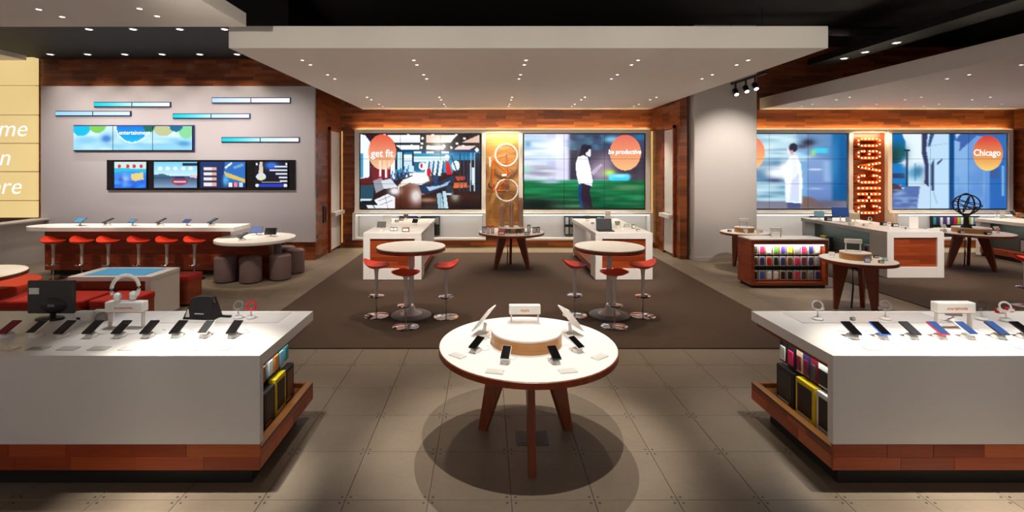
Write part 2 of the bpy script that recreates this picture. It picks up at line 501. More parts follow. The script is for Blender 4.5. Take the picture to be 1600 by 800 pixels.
# canopies
def canopy(name, x0, x1, y0, y1, z0, t, label):
    m = MB(); m.bbox(x0, x1, y0, y1, z0, z0 + t, .006)
    return struct(m.build(name, 'canopy_white'), label)
canopy('ceiling_canopy_centre', -3.22, 4.27, 6.12, WB, CAN, .275, 'large white floating canopy over the central bay')
canopy('ceiling_canopy_right', 7.13, 13.75, 6.12, WB, CAN, .29, 'white floating canopy over the right bay')
canopy('ceiling_canopy_front_left', -7.2, -2.54, 1.2, 5.19, CAN, .145, 'thin white canopy over the front left kiosk')
canopy('ceiling_canopy_far_left', -12.8, -10.08, 7.2, 10.75, 4.41, .2, 'canopy above the yellow wall')

# ---- downlights in the canopies
def downlight_meshes():
    r = MB(); r.torus(.026, .006, 16, 6); ring = r.build('trim_ring', 'canopy_white', smooth=True)
    l = MB(); l.lathe([(.021, -.004), (.021, 0)], 12); lens = l.build('lens', 'led_dot')
    a, b_ = ring.data, lens.data
    bpy.data.objects.remove(ring); bpy.data.objects.remove(lens)
    return a, b_
DR, DL = downlight_meshes()
def downlight(x, y, z, label, group, sc=1):
    t = thing('downlight', label, 'downlight', (x, y, z), 0, group)
    for n, me in (('trim_ring', DR), ('lens', DL)):
        o = bpy.data.objects.new(n, me); COL.objects.link(o); o.parent = t; o.scale = (sc,) * 3
ROWN = ['front row', 'second row from front', 'third row from front', 'fourth row from front', 'fourth row from back', 'third row from back', 'second row from back', 'rear row']
for i, x in enumerate(COLS_C):
    for j, y in enumerate(ROWS):
        downlight(x, y, CAN, 'small round downlight in central canopy, %s, %s from left' % (ROWN[j], ORD[i]), 'downlights in the central canopy')
for i, x in enumerate(COLS_R):
    for j, y in enumerate(ROWS):
        px = CX + F * x / y
        if px < 1610:
            downlight(x, y, CAN, 'small round downlight in right canopy, %s, %s from its left edge' % (ROWN[j], ORD[i]), 'downlights in the right canopy')
for x, y, w in ((-4.2, 4.6, 'left front'), (-4.18, 4.83, 'left rear'), (-3.24, 4.58, 'right front'), (-3.23, 4.81, 'right rear')):
    downlight(x, y, CAN, 'small round downlight in front left canopy, %s of the four' % w, 'downlights in the front left canopy')
# larger fittings in the black soffit
for k, x in enumerate(ROW1):
    downlight(x, 10.4, 4.47, 'bright oval soffit spotlight near the wood wall, %s from left' % ORD[k], 'soffit spotlights', 2.4)
for k, px in enumerate((139, 208, 281, 351)):
    downlight((px - CX) * 8.49 / F, 8.49, 4.47, 'soffit spotlight near the front canopy edge, %s from left' % ORD[k], 'soffit spotlights', 2.2)
for k, y in enumerate((9.42, 10.2, 10.8)):
    downlight(7.88, y, 4.47, 'ceiling beam spotlight at right, %s from front' % ORD[k], 'beam spotlights at the right', 2.6)
# track with three heads beside the column
t = thing('light_track', 'black light track hanging in front of the white column', 'light track', (5.4, 10.2, 3.9))
MB().box(-.02, .02, -.75, .75, -.02, .02).build('rail', 'black', t)
for y in (-.6, .6):
    MB().tube([(0, y, .02), (0, y, 1.3)], .008, 6).build('hanger', 'black', t)
for k, y in enumerate((10.62, 10.2, 9.85)):
    t = thing('track_spotlight', 'black track spotlight by the column, %s' % ['farthest of three', 'middle of three', 'nearest of three'][k], 'spotlight', (5.4, y, 3.88), 0, 'track spotlights by the column')
    MB().tube([(0, 0, 0), (0, 0, -.14)], .02, 8).build('stem', 'black', t, True)
    hd = MB(); hd.lathe([(.045, -.075), (.055, .06), (.03, .085)], 14, M=TX(0, 0, -.18) @ RX(-35)); hd = hd.build('lamp_head', 'black', t, True)
    MB().lathe([(.042, -.082), (.042, -.076)], 12, M=TX(0, 0, -.18) @ RX(-35)).build('lens', 'led_dot', hd)

# ---- yellow backlit wall with its panels and lettering
t = thing('backlit_wall', 'glowing yellow backlit wall with white italic lettering', 'backlit wall', (-11.3, WL - .06, .95))
ZY = [4.5, 3.87, 3.22, 2.595, 1.97, 1.33, .95]
for k in range(len(ZY) - 1):
    MB().bbox(-1.5, 1.37, -.04, .04, ZY[k + 1] - .95 + .008, ZY[k] - .95 - .008, .004).build('panel', 'yellow_backlit', t)
MB().box(-1.5, 1.36, .0, .05, 0, 3.55).build('backing', 'c_brown', t)
for s_, px, py, sz in (('me', 42, 213, .42), ('n', 16, 258, .42), ('ere', 33, 303, .42)):
    x, y, z = at(px, py, WL - .1)
    text(s_, sz * 1.25, TX(x + 11.3, -.046, z - .95) @ FACE, 'white_letter', t, .25, .003, bold=-.004, align='RIGHT', valign='BOTTOM_BASELINE')

# ================================================================== PICTURES ON THE SCREENS
class Paint:
    def __init__(s, x0, y0, x1, y1, w, h, c):
        s.x0, s.y0, s.x1, s.y1 = x0, y0, x1, y1
        s.X, s.Y = np.meshgrid(x0 + (np.arange(w)) / (w - 1) * (x1 - x0), y0 + (np.arange(h)) / (h - 1) * (y1 - y0))
        s.a = np.ones((h, w, 3)) * np.array(c) / 255.
        s.rng = np.random.RandomState(3)
    def _put(s, m, c, c2=None, ax='y'):
        c = np.array(c) / 255.
        if c2 is not None:
            c2 = np.array(c2) / 255.
            G = s.Y if ax == 'y' else s.X
            g0, g1 = (G[m > .01].min(), G[m > .01].max()) if (m > .01).any() else (0, 1)
            t = np.clip((G - g0) / max(1e-6, g1 - g0), 0, 1)[..., None]
            c = c * (1 - t) + c2 * t
        s.a = s.a * (1 - m[..., None]) + c * m[..., None]
    def rect(s, x0, y0, x1, y1, c, c2=None, al=1, ax='y'):
        s._put(((s.X >= x0) & (s.X <= x1) & (s.Y >= y0) & (s.Y <= y1)) * float(al), c, c2, ax)
    def ell(s, cx, cy, rx, ry, c, c2=None, al=1):
        s._put((((s.X - cx) / rx) ** 2 + ((s.Y - cy) / ry) ** 2 <= 1) * float(al), c, c2)
    def soft(s, cx, cy, rx, ry, c, al=1):
        s._put(np.clip(1.25 * np.exp(-(((s.X - cx) / rx) ** 2 + ((s.Y - cy) / ry) ** 2)), 0, 1) * al, c)
    def poly(s, pts, c, c2=None, al=1, ax='y'):
        m = np.zeros(s.X.shape, bool); n = len(pts)
        for i in range(n):
            xa, ya = pts[i]; xb, yb = pts[(i + 1) % n]
            if ya == yb: continue
            cr = ((ya > s.Y) != (yb > s.Y)) & (s.X < (xb - xa) * (s.Y - ya) / (yb - ya) + xa)
            m ^= cr
        s._put(m * float(al), c, c2, ax)
    def line(s, x0, y0, x1, y1, w, c, al=1):
        d = math.hypot(x1 - x0, y1 - y0); nx, ny = -(y1 - y0) / d * w / 2, (x1 - x0) / d * w / 2
        s.poly([(x0 + nx, y0 + ny), (x1 + nx, y1 + ny), (x1 - nx, y1 - ny), (x0 - nx, y0 - ny)], c, al=al)
    def streaks(s, x0, y0, x1, y1, cols, n, th, ln, al=.5):
        for _ in range(n):
            cx, cy = s.rng.uniform(x0, x1), s.rng.uniform(y0, y1)
            s.soft(cx, cy, ln * s.rng.uniform(.5, 1.4), th * s.rng.uniform(.5, 1.5), cols[s.rng.randint(len(cols))], al * s.rng.uniform(.5, 1))
    def blur(s, kx, ky=0):
        for k, ax in ((kx, 1), (ky, 0)):
            if k < 1: continue
            p = np.concatenate([np.repeat(np.take(s.a, [0], ax), k, ax), s.a, np.repeat(np.take(s.a, [-1], ax), k, ax)], ax)
            n = s.a.shape[ax]
            s.a = sum(np.take(p, range(i, i + n), ax) for i in range(2 * k + 1)) / (2 * k + 1)

def picture_panels(P, x0, x1, z0, z1, y, nx, ny, parent, gap=.007, name='display_panel'):
    """cut the picture into nx by ny flat display panels with a dark joint between"""
    h, w, _ = P.a.shape
    A = np.clip(P.a, 0, 1)
    A = np.where(A <= .04045, A / 12.92, ((A + .055) / 1.055) ** 2.4)
    out = []
    for j in range(ny):
        for i in range(nx):
            r0, r1 = round(j * (h - 1) / ny), round((j + 1) * (h - 1) / ny)
            c0, c1 = round(i * (w - 1) / nx), round((i + 1) * (w - 1) / nx)
            sub = A[r0:r1 + 1, c0:c1 + 1]; hh, ww, _ = sub.shape
            xa, xb = x0 + (x1 - x0) * i / nx + gap / 2, x0 + (x1 - x0) * (i + 1) / nx - gap / 2
            zt, zb = z1 - (z1 - z0) * j / ny - gap / 2, z1 - (z1 - z0) * (j + 1) / ny + gap / 2
            gx, gz = np.meshgrid(np.linspace(xa, xb, ww), np.linspace(zt, zb, hh))
            v = np.stack([gx.ravel(), np.full(gx.size, y), gz.ravel()], 1)
            idx = np.arange(hh * ww).reshape(hh, ww)
            f = np.stack([idx[:-1, :-1], idx[1:, :-1], idx[1:, 1:], idx[:-1, 1:]], -1).reshape(-1, 4)
            nb = len(v)     # a thin body behind the picture
            vb = [(xa, y, zb), (xb, y, zb), (xb, y, zt), (xa, y, zt), (xa, y + .03, zb), (xb, y + .03, zb), (xb, y + .03, zt), (xa, y + .03, zt)]
            fb = [(nb + a, nb + b_, nb + c, nb + d) for a, b_, c, d in ((4, 7, 6, 5), (0, 4, 5, 1), (1, 5, 6, 2), (2, 6, 7, 3), (3, 7, 4, 0))]
            me = bpy.data.meshes.new(name)
            me.from_pydata(v.tolist() + vb, [], f.tolist() + fb)
            ca = me.color_attributes.new('Picture', 'FLOAT_COLOR', 'POINT')
            cc = np.zeros((len(v) + 8, 4)); cc[:, 3] = 1; cc[:len(v), :3] = sub.reshape(-1, 3)
            ca.data.foreach_set('color', cc.ravel())
            me.materials.append(M['display_image']); me.update()
            o = bpy.data.objects.new(name, me); COL.objects.link(o); o.parent = parent
            out.append(o)
    return out

# --- gym picture (coordinates 22..1235 x 38..775)
def pic_gym():
    p = Paint(22, 38, 1235, 775, 193, 118, (44, 22, 22))
    W_ = (250, 250, 252)
    p.rect(22, 38, 1235, 210, (40, 26, 30))
    p.poly([(290, 45), (625, 45), (625, 125), (370, 125)], W_, (225, 232, 240))
    p.poly([(385, 150), (620, 150), (620, 190), (430, 190)], (235, 244, 250))
    p.poly([(680, 45), (1000, 45), (930, 125), (680, 125)], (230, 190, 170), (250, 246, 244), ax='x')
    p.poly([(690, 152), (890, 152), (860, 190), (690, 190)], (244, 226, 214))
    p.poly([(1040, 125), (1225, 45), (1225, 125)], (226, 190, 170)); p.poly([(920, 190), (960, 152), (1200, 152), (1130, 190)], (236, 210, 196))
    p.rect(625, 38, 690, 200, (26, 20, 30)); p.poly([(1060, 38), (1150, 38), (960, 200), (880, 200)], (34, 18, 20))
    p.rect(380, 205, 1235, 290, (18, 90, 140), (40, 150, 200))
    p.poly([(380, 190), (1235, 190), (1235, 215), (700, 225), (400, 215)], (10, 60, 100))
    for x in (560, 690, 840): p.rect(x, 210, x + 75, 228, (220, 245, 255))
    p.rect(400, 230, 960, 420, (40, 140, 180))
    p.rect(400, 220, 440, 390, (190, 235, 250)); p.rect(452, 240, 545, 300, (230, 245, 252)); p.rect(565, 260, 880, 310, (215, 240, 248))
    p.poly([(452, 305), (540, 305), (580, 410), (470, 410)], (200, 230, 244)); p.rect(560, 315, 640, 405, (24, 96, 140))
    p.rect(440, 215, 458, 395, (14, 20, 40)); p.rect(545, 225, 562, 350, (14, 40, 70)); p.rect(384, 200, 398, 390, (14, 20, 40))
    p.ell(650, 355, 40, 38, (240, 240, 244)); p.ell(640, 352, 12, 25, (190, 24, 40))
    p.poly([(500, 425), (700, 415), (720, 500), (420, 640), (400, 560)], (246, 244, 240), (226, 210, 200))
    p.poly([(420, 560), (520, 520), (640, 540), (700, 700), (620, 770), (380, 770), (360, 690)], (120, 70, 50), (70, 30, 20))
    p.soft(585, 650, 60, 75, W_, .8); p.soft(600, 480, 110, 50, W_, .8)
    p.rect(640, 640, 1235, 775, (58, 26, 18), (24, 12, 14)); p.soft(700, 690, 90, 20, (190, 150, 120), .7); p.soft(980, 650, 40, 50, (180, 190, 180), .7)
    p.rect(960, 440, 1130, 640, (50, 24, 20)); p.poly([(970, 520), (1110, 520), (1120, 565), (960, 570)], (216, 110, 60)); p.poly([(980, 455), (1080, 455), (1080, 490), (1000, 500)], (190, 70, 50))
    # machines right
    for x, c in ((700, (230, 240, 250)), (745, (200, 220, 240)), (790, (220, 235, 245)), (840, W_)):
        p.line(x, 310, x - 20, 450, 26, c); p.line(x + 18, 300, x + 10, 460, 10, (20, 50, 90))
    p.ell(715, 415, 22, 45, (200, 26, 44)); p.poly([(880, 310), (915, 310), (950, 440), (890, 440)], (214, 20, 40)); p.ell(897, 270, 24, 30, (235, 240, 246))
    p.ell(985, 350, 42, 50, (225, 240, 248)); p.line(940, 250, 1000, 420, 12, (30, 60, 100))
    for x in (1030, 1070, 1110, 1140, 1180, 1215): p.line(x, 225, x - 6, 600, 9, (30, 60, 90) if x % 20 else (170, 200, 220))
    p.rect(1150, 370, 1175, 540, (220, 235, 245)); p.rect(1180, 230, 1235, 600, (22, 26, 40), al=.75); p.ell(1200, 195, 18, 20, W_)
    p.poly([(610, 540), (800, 520), (960, 450), (985, 490), (900, 560), (700, 630), (640, 620)], (30, 50, 84))
    p.poly([(690, 560), (830, 545), (930, 500), (900, 540), (720, 600)], (170, 200, 226)); p.poly([(760, 440), (810, 450), (800, 540), (770, 540)], (20, 70, 120))
    p.poly([(795, 625), (840, 620), (865, 775), (810, 775)], (150, 190, 210)); p.poly([(850, 600), (885, 600), (910, 775), (870, 775)], (190, 215, 228))
    p.poly([(890, 560), (950, 540), (940, 640), (890, 640)], (34, 56, 70)); p.rect(890, 620, 940, 640, (190, 220, 230))
    # machines left
    p.poly([(22, 38), (70, 50), (120, 110), (110, 470), (22, 480)], (235, 244, 252)); p.rect(22, 230, 50, 470, (60, 150, 190))
    p.poly([(60, 38), (290, 38), (370, 140), (370, 200), (130, 130)], (40, 20, 30))
    p.poly([(120, 350), (370, 340), (380, 500), (140, 500)], (110, 30, 40)); p.rect(200, 400, 230, 490, (200, 24, 40)); p.rect(290, 370, 300, 470, (220, 40, 50))
    p.rect(330, 230, 372, 480, (240, 246, 250)); p.rect(215, 300, 235, 460, (235, 240, 246)); p.rect(270, 300, 292, 470, (240, 240, 246))
    p.poly([(22, 480), (140, 460), (160, 620), (22, 620)], (90, 24, 30))
    for k in range(5):
        x = 330 + 40 * k; y = 440 - 14 * k
        p.line(x, y, x + 24, y + 80, 22, (30, 80, 130)); p.line(x + 20, y - 40, x + 6, y + 40, 12, (70, 140, 190)); p.line(x - 10, y + 90, x + 60, y + 66, 12, (16, 20, 40))
    p.poly([(150, 500), (240, 470), (260, 580), (180, 620)], (150, 150, 160)); p.poly([(230, 500), (330, 480), (400, 560), (260, 580)], (210, 216, 226))
    p.soft(370, 600, 55, 40, W_, .9)
    p.poly([(22, 545), (160, 540), (150, 680), (22, 690)], (34, 74, 92)); p.poly([(22, 680), (140, 680), (140, 700), (22, 700)], (210, 230, 236))
    p.poly([(22, 700), (170, 690), (270, 775), (22, 775)], (14, 18, 30)); p.poly([(160, 690), (300, 630), (370, 660), (370, 775), (230, 775)], (236, 236, 240))
    p.line(200, 700, 330, 650, 6, (90, 100, 120)); p.line(220, 740, 350, 690, 6, (90, 100, 120)); p.line(270, 640, 300, 770, 5, (110, 120, 140))
    p.poly([(80, 740), (230, 740), (240, 775), (100, 775)], (226, 232, 238)); p.line(150, 740, 170, 775, 8, (20, 24, 40))
    for x, y in ((268, 42), (505, 45), (755, 45), (990, 42), (648, 80), (645, 132), (640, 172), (1075, 82), (998, 132), (940, 172), (540, 155), (710, 158), (866, 155), (1060, 158)):
        p.ell(x, y, 13, 12, W_)
    p.ell(243, 215, 142, 175, (240, 96, 70), (250, 210, 160), .93)
    for x in (210, 250, 300): p.rect(x, 300, x + 24, 390, (252, 232, 206), al=.6)
    return p
def pic_walk():
    p = Paint(22, 38, 1228, 770, 193, 118, (60, 56, 80))
    p.rect(22, 38, 475, 500, (214, 220, 246)); p.rect(250, 38, 475, 500, (196, 196, 236), (180, 180, 226), ax='x')
    p.rect(340, 38, 460, 500, (222, 222, 250))
    p.streaks(22, 50, 330, 300, [(250, 252, 255), (250, 252, 255), (150, 196, 230), (190, 220, 245)], 46, 12, 130, .8)
    p.streaks(22, 300, 300, 480, [(236, 240, 252), (150, 140, 170), (200, 230, 220)], 30, 10, 110, .7)
    p.soft(60, 135, 30, 26, (90, 150, 190), .8); p.soft(40, 390, 60, 30, (150, 220, 190), .7)
    p.rect(475, 38, 1228, 210, (60, 66, 100)); p.streaks(480, 50, 860, 200, [(40, 60, 90), (100, 150, 190), (60, 110, 120), (30, 40, 60)], 50, 16, 40, .7)
    p.rect(475, 200, 1228, 490, (74, 64, 84)); p.rect(475, 200, 560, 490, (54, 48, 66)); p.soft(790, 400, 110, 100, (170, 154, 176), .9); p.soft(840, 330, 60, 80, (150, 130, 150), .7)
    p.soft(900, 90, 80, 30, (120, 200, 236), .9); p.soft(1180, 70, 60, 30, (30, 120, 160), .8); p.soft(1150, 330, 120, 120, (50, 44, 60), .8)
    p.rect(22, 490, 1228, 770, (8, 120, 66), (4, 60, 36)); p.streaks(22, 500, 1228, 760, [(10, 150, 80), (16, 168, 96), (4, 70, 44), (2, 40, 30), (90, 170, 120)], 90, 9, 150, .55)
    p.soft(150, 730, 220, 60, (6, 22, 20), .95); p.soft(1060, 560, 150, 30, (90, 140, 90), .8); p.rect(22, 484, 870, 497, (150, 190, 200), al=.6); p.soft(290, 510, 110, 14, (190, 200, 220), .9)
    p.soft(880, 420, 50, 30, (190, 240, 90), .95)
    p.rect(890, 428, 1060, 495, (60, 206, 240)); p.ell(890, 462, 26, 34, (90, 220, 246)); p.ell(1060, 462, 26, 34, (60, 206, 240)); p.soft(980, 448, 80, 14, (190, 246, 255), .8)
    p.blur(2, 1)
    # walker
    p.poly([(570, 520), (640, 520), (630, 770), (590, 770), (565, 640)], (10, 60, 120))
    p.poly([(605, 510), (700, 530), (680, 600), (712, 770), (620, 770), (590, 640)], (40, 26, 46))
    p.poly([(560, 265), (620, 248), (660, 270), (690, 380), (710, 500), (700, 548), (610, 520), (570, 530), (545, 430), (540, 330)], (246, 248, 255))
    p.poly([(690, 410), (790, 330), (815, 340), (720, 440)], (190, 176, 196)); p.ell(668, 222, 26, 48, (236, 232, 246))
    p.poly([(625, 140), (690, 150), (700, 180), (650, 200), (640, 240), (570, 258), (590, 190)], (28, 22, 44)); p.ell(632, 180, 40, 42, (28, 22, 44))
    p.line(655, 250, 680, 290, 10, (40, 36, 60))
    p.ell(1037, 220, 157, 175, (226, 110, 90), (246, 190, 130))
    return p
def pic_lab():
    p = Paint(-250, 38, 888, 765, 181, 116, (120, 170, 214))
    p.rect(-250, 38, 400, 765, (170, 210, 226)); p.rect(500, 38, 888, 765, (100, 144, 196), (110, 130, 180))
    p.streaks(-250, 50, 480, 300, [(225, 242, 248), (240, 250, 252), (120, 170, 200), (190, 226, 236)], 70, 12, 120, .8)
    p.streaks(-250, 300, 300, 740, [(200, 226, 232), (90, 140, 176), (60, 110, 150), (220, 236, 240), (140, 150, 180)], 80, 12, 110, .8)
    p.rect(500, 280, 780, 690, (130, 160, 210), (100, 130, 190)); p.rect(665, 300, 775, 500, (160, 190, 226), al=.7)
    p.streaks(430, 60, 760, 170, [(90, 140, 176), (120, 150, 180)], 14, 14, 70, .7); p.soft(510, 120, 60, 34, (50, 40, 56), .9); p.soft(450, 160, 60, 20, (60, 60, 84), .8)
    p.rect(745, 38, 888, 765, (20, 96, 156), (10, 80, 140)); p.soft(765, 300, 40, 240, (60, 130, 186), .8); p.rect(800, 38, 812, 700, (60, 140, 196), al=.6)
    p.rect(-250, 690, 888, 765, (120, 120, 140)); p.poly([(450, 640), (560, 660), (700, 765), (440, 765)], (120, 96, 90)); p.soft(700, 720, 150, 40, (96, 90, 110), .8)
    p.rect(520, 378, 640, 392, (236, 244, 252)); p.soft(580, 570, 70, 8, (190, 206, 236), .8)
    p.soft(60, 450, 70, 50, (70, 120, 156), .8); p.soft(190, 490, 80, 20, (60, 50, 90), .7); p.soft(200, 420, 100, 40, W2_, .9)
    p.rect(556, 172, 690, 222, (70, 206, 236)); p.ell(690, 197, 14, 25, (70, 206, 236)); p.ell(556, 222, 24, 30, (190, 226, 100)); p.ell(556, 222, 12, 16, (110, 200, 210))
    p.blur(3, 1)
    p.poly([(330, 250), (400, 240), (440, 330), (455, 500), (445, 725), (290, 705), (280, 480), (250, 400), (290, 320)], (232, 240, 252))
    p.poly([(330, 260), (350, 250), (340, 500), (300, 690), (285, 480)], (250, 252, 255)); p.poly([(390, 250), (440, 340), (455, 500), (445, 725), (425, 720), (420, 420)], (250, 252, 255))
    p.poly([(350, 500), (420, 420), (425, 700), (330, 690)], (196, 206, 236), al=.7); p.poly([(300, 705), (440, 712), (430, 765), (310, 765)], (70, 80, 130))
    p.ell(330, 200, 28, 45, (230, 226, 232)); p.ell(365, 170, 42, 44, (40, 40, 62)); p.ell(350, 215, 14, 22, (220, 150, 160)); p.soft(280, 380, 50, 80, W2_, .9)
    p.blur(1, 0)
    p.ell(-60, 220, 148, 165, (240, 120, 90), (250, 200, 130))
    return p
W2_ = (250, 252, 254)
def pic_street():
    p = Paint(24, 42, 1160, 765, 181, 116, (110, 160, 214))
    p.rect(24, 42, 400, 765, (196, 224, 242)); p.rect(110, 42, 330, 400, (226, 240, 250))
    p.poly([(24, 42), (120, 42), (155, 120), (150, 300), (24, 340)], (20, 110, 180)); p.soft(90, 230, 80, 90, (24, 90, 90), .95); p.soft(40, 260, 40, 90, (30, 60, 60), .8)
    p.rect(24, 330, 170, 560, (24, 120, 190)); p.rect(24, 420, 150, 470, (50, 60, 100)); p.poly([(24, 520), (100, 540), (130, 590), (24, 640)], (70, 60, 80)); p.ell(105, 540, 12, 16, (200, 90, 120))
    p.soft(250, 420, 90, 60, (90, 160, 200), .9); p.soft(290, 400, 50, 50, (50, 110, 150), .7); p.soft(150, 320, 30, 40, (220, 220, 240), .8); p.soft(340, 470, 30, 70, (170, 190, 210), .8)
    p.rect(158, 200, 178, 550, (30, 50, 76)); p.rect(140, 190, 200, 206, (30, 50, 76)); p.rect(246, 320, 254, 500, (40, 90, 130))
    p.poly([(24, 640), (170, 550), (320, 545), (270, 765), (24, 765)], (86, 110, 170)); p.streaks(60, 580, 280, 750, [(140, 170, 214), (66, 90, 150)], 24, 12, 50, .7)
    p.poly([(300, 540), (380, 560), (590, 560), (590, 765), (270, 765)], (190, 216, 240))
    p.poly([(375, 100), (430, 42), (590, 42), (590, 765), (380, 765)], (186, 218, 242)); p.poly([(400, 42), (440, 42), (395, 165), (378, 160)], (50, 80, 130))
    p.poly([(315, 42), (375, 42), (362, 200), (385, 330), (390, 560), (345, 520), (350, 350), (318, 230)], (54, 58, 96))
    p.poly([(405, 345), (440, 270), (438, 350), (440, 590), (410, 590)], (50, 70, 110)); p.poly([(465, 320), (520, 275), (515, 300), (470, 345)], (44, 60, 100)); p.line(405, 155, 640, 125, 5, (150, 180, 206)); p.line(430, 600, 470, 720, 5, (120, 150, 180))
    p.rect(588, 42, 640, 765, (10, 70, 130)); p.rect(640, 42, 770, 765, (140, 180, 226), (110, 160, 216)); p.rect(770, 42, 1000, 765, (110, 156, 214), (90, 140, 206)); p.rect(990, 42, 1160, 765, (50, 110, 180), (40, 100, 180))
    p.poly([(640, 42), (1160, 42), (1160, 70), (860, 60), (690, 210), (700, 120), (640, 100)], (60, 100, 170)); p.poly([(650, 42), (700, 42), (660, 90)], (180, 210, 236))
    p.rect(1000, 380, 1090, 470, (60, 90, 150)); p.rect(1110, 350, 1135, 640, (120, 170, 220)); p.rect(930, 400, 945, 765, (150, 190, 230), al=.6)
    p.streaks(660, 300, 980, 740, [(130, 175, 226), (90, 140, 206)], 30, 40, 40, .4)
    p.blur(1, 0)
    p.ell(975, 228, 150, 170, (206, 66, 60), (240, 206, 110))
    return p

# ---- white surround of the screens, lit shelf niche below
FY = WB - .12                                        # front of the frames
def surround(label, xs0, xs1, led_label=None):
    """xs0..xs1: opening of the screen; frame .11 wide, niche under it"""
    t = thing('screen_surround', label, 'screen frame', ((xs0 + xs1) / 2, WB, 0))
    cx = (xs0 + xs1) / 2; w = (xs1 - xs0) / 2
    fw = .11
    MB().bbox(-w - fw, w + fw, -.12, 0, 2.945, 3.035, .004).build('top_rail', 'white_laminate', t)
    MB().bbox(-w - fw, w + fw, -.16, 0, .86, .955, .004).build('bottom_rail', 'white_laminate', t)
    for s_ in (-1, 1):
        MB().bbox(min(s_ * w, s_ * (w + fw)), max(s_ * w, s_ * (w + fw)), -.12, 0, .955, 2.945, .003).build('side_rail', 'white_laminate', t)
        MB().bbox(min(s_ * (w + .03), s_ * (w + fw)), max(s_ * (w + .03), s_ * (w + fw)), -.34, 0, .25, .86, .003).build('niche_side', 'white_laminate', t)
    MB().bbox(-w - fw, w + fw, -.36, 0, .21, .26, .004).build('niche_shelf', 'white_laminate', t)
    MB().bbox(-w - fw, w + fw, -.34, -.16, .86, .9, .003).build('niche_hood', 'white_laminate', t)
    MB().box(-w - .02, w + .02, -.02, 0, .26, .86).build('niche_back', 'white_laminate', t)
    MB().box(-w - .02, w + .02, -.30, -.27, .825, .85).build('led_strip', 'led_niche', t)
    area(cx, WB - .24, .845, 2 * w, .1, 4, (.97, 1, .97))
    return t
SCR = [('gym', -3.3, -.125, pic_gym), ('walk', .944, 4.13, pic_walk), ('lab', 6.30, 9.38, pic_lab), ('street', 10.5, 13.52, pic_street)]
SL = ['white frame and lit shelf niche around the gym picture', 'white frame and lit shelf niche around the woman on grass picture',
      'white frame and lit shelf niche around the white coat picture', 'white frame and lit shelf niche around the street picture']
VL = ['video wall showing a gym with an orange get fit circle', 'video wall showing a woman in white walking past green grass',
      'video wall showing a person in a white coat striding through blue blur', 'video wall showing a blue city street and a Chicago circle']
for k, (nm, xa, xb, fn) in enumerate(SCR):
    surround(SL[k], xa, xb)
    t = thing('video_wall', VL[k], 'video wall', (0, 0, 0))
    z0, z1 = .985, 2.925
    MB().box(xa + .005, xb - .005, WB - .05, WB - .005, .962, 2.94).build('bezel', 'black', t)
    picture_panels(fn(), xa + .03, xb - .03, z0, z1, WB - .085, 3, 3, t)
    def lab(s_, px, py, size, bold=.004, shear=.0):
        x, y, z = at(px, py, WB - .09)
        text(s_, size, TX(x, y, z) @ FACE, 'white_letter', t, shear, .001, bold=bold, sx=.92)
    if nm == 'gym': lab('get fit', 597, 240, .27)
    if nm == 'walk': lab('be productive', 976, 237.5, .165, .005, .15)
    if nm == 'street': lab('Chicago', 1542.5, 239, .235, .004, .0)
# cove light above the frames, washing the wood
area(.42, WB - .11, 3.06, 7.6, .05, 32, (1, .82, .45), (math.radians(125), 0, 0))
area(9.9, WB - .11, 3.06, 7.4, .05, 32, (1, .82, .45), (math.radians(125), 0, 0))
for xa, xb, w in ((-3.41, 4.24, 'central'), (6.19, 13.63, 'right')):
    mb = MB(); mb.box(xa, xb, WB - .1, WB - .03, 3.037, 3.05)
    tag(mb.build('cove_light', 'led_warm'), 'thin warm cove light strip along top of %s screen frames' % w, 'light strip')
# centre link rail between the two central screens, above the bicycle
for xa, xb, w in ((-.01, .83, 'bicycle'), (9.5, 10.38, 'letter sign')):
    mb = MB(); mb.bbox(xa, xb, WB - .1, WB, 2.955, 3.03, .004)
    tag(mb.build('link_rail', 'white_laminate'), 'white rail joining two screen frames above the %s' % w, 'rail')
    area((xa + xb) / 2, WB - .25, 2.9, xb - xa, .1, 9, (1, .84, .55), (math.radians(35), 0, 0))
area(.42, WB - .25, .2, 7.6, .1, 16, (1, .74, .4)); area(9.9, WB - .25, .2, 7.4, .1, 16, (1, .74, .4))
# warm light strips in the corners
for x, w in ((-3.77, 'left'), (4.31, 'right')):
    mb = MB(); mb.box(x - .02, x + .02, WB - .05, WB - .01, .1, 3.0)
    tag(mb.build('corner_light', 'led_warm'), 'vertical warm light strip in the %s corner of the central bay' % w, 'light strip')

# ---- niches in the side walls of the central bay
for sx, x, y0, y1, w in ((1, -3.8, 11.85, 12.62, 'left'), (-1, 4.34, 11.3, 11.9, 'right')):
    t = thing('wall_niche', 'tall white display niche with wooden frame in %s side wall' % w, 'niche', (x, (y0 + y1) / 2, 0), 0 if sx == 1 else PI)
    h = (y1 - y0) / 2
    MB().box(.0, .02, -h, h, .98, 2.95).build('upper_panel', 'white_laminate', t)
    MB().box(.0, .03, -h, h, .06, .88).build('lower_panel', 'white_laminate', t)
    MB().bbox(0, .16, -h, h, .88, .97, .004).build('shelf', 'white_laminate', t)
    for s_ in (-1, 1):
        MB().box(0, .05, min(s_ * h, s_ * (h + .06)), max(s_ * h, s_ * (h + .06)), 0, 3.03).build('frame_post', 'wood_red_y', t)
    MB().box(0, .05, -h - .06, h + .06, 2.96, 3.04).build('frame_head', 'wood_red_y', t)
t = thing('pull_handle', 'dark vertical door pull on the left wood side wall', 'handle', (-3.8, 11.45, .95))
MB().bbox(.0, .03, -.06, .06, -.18, .22, .005).build('back_plate', 'dark_grey', t); MB().tube([(.05, 0, -.15), (.05, 0, .18)], .012, 8).build('grip', 'black', t, True)

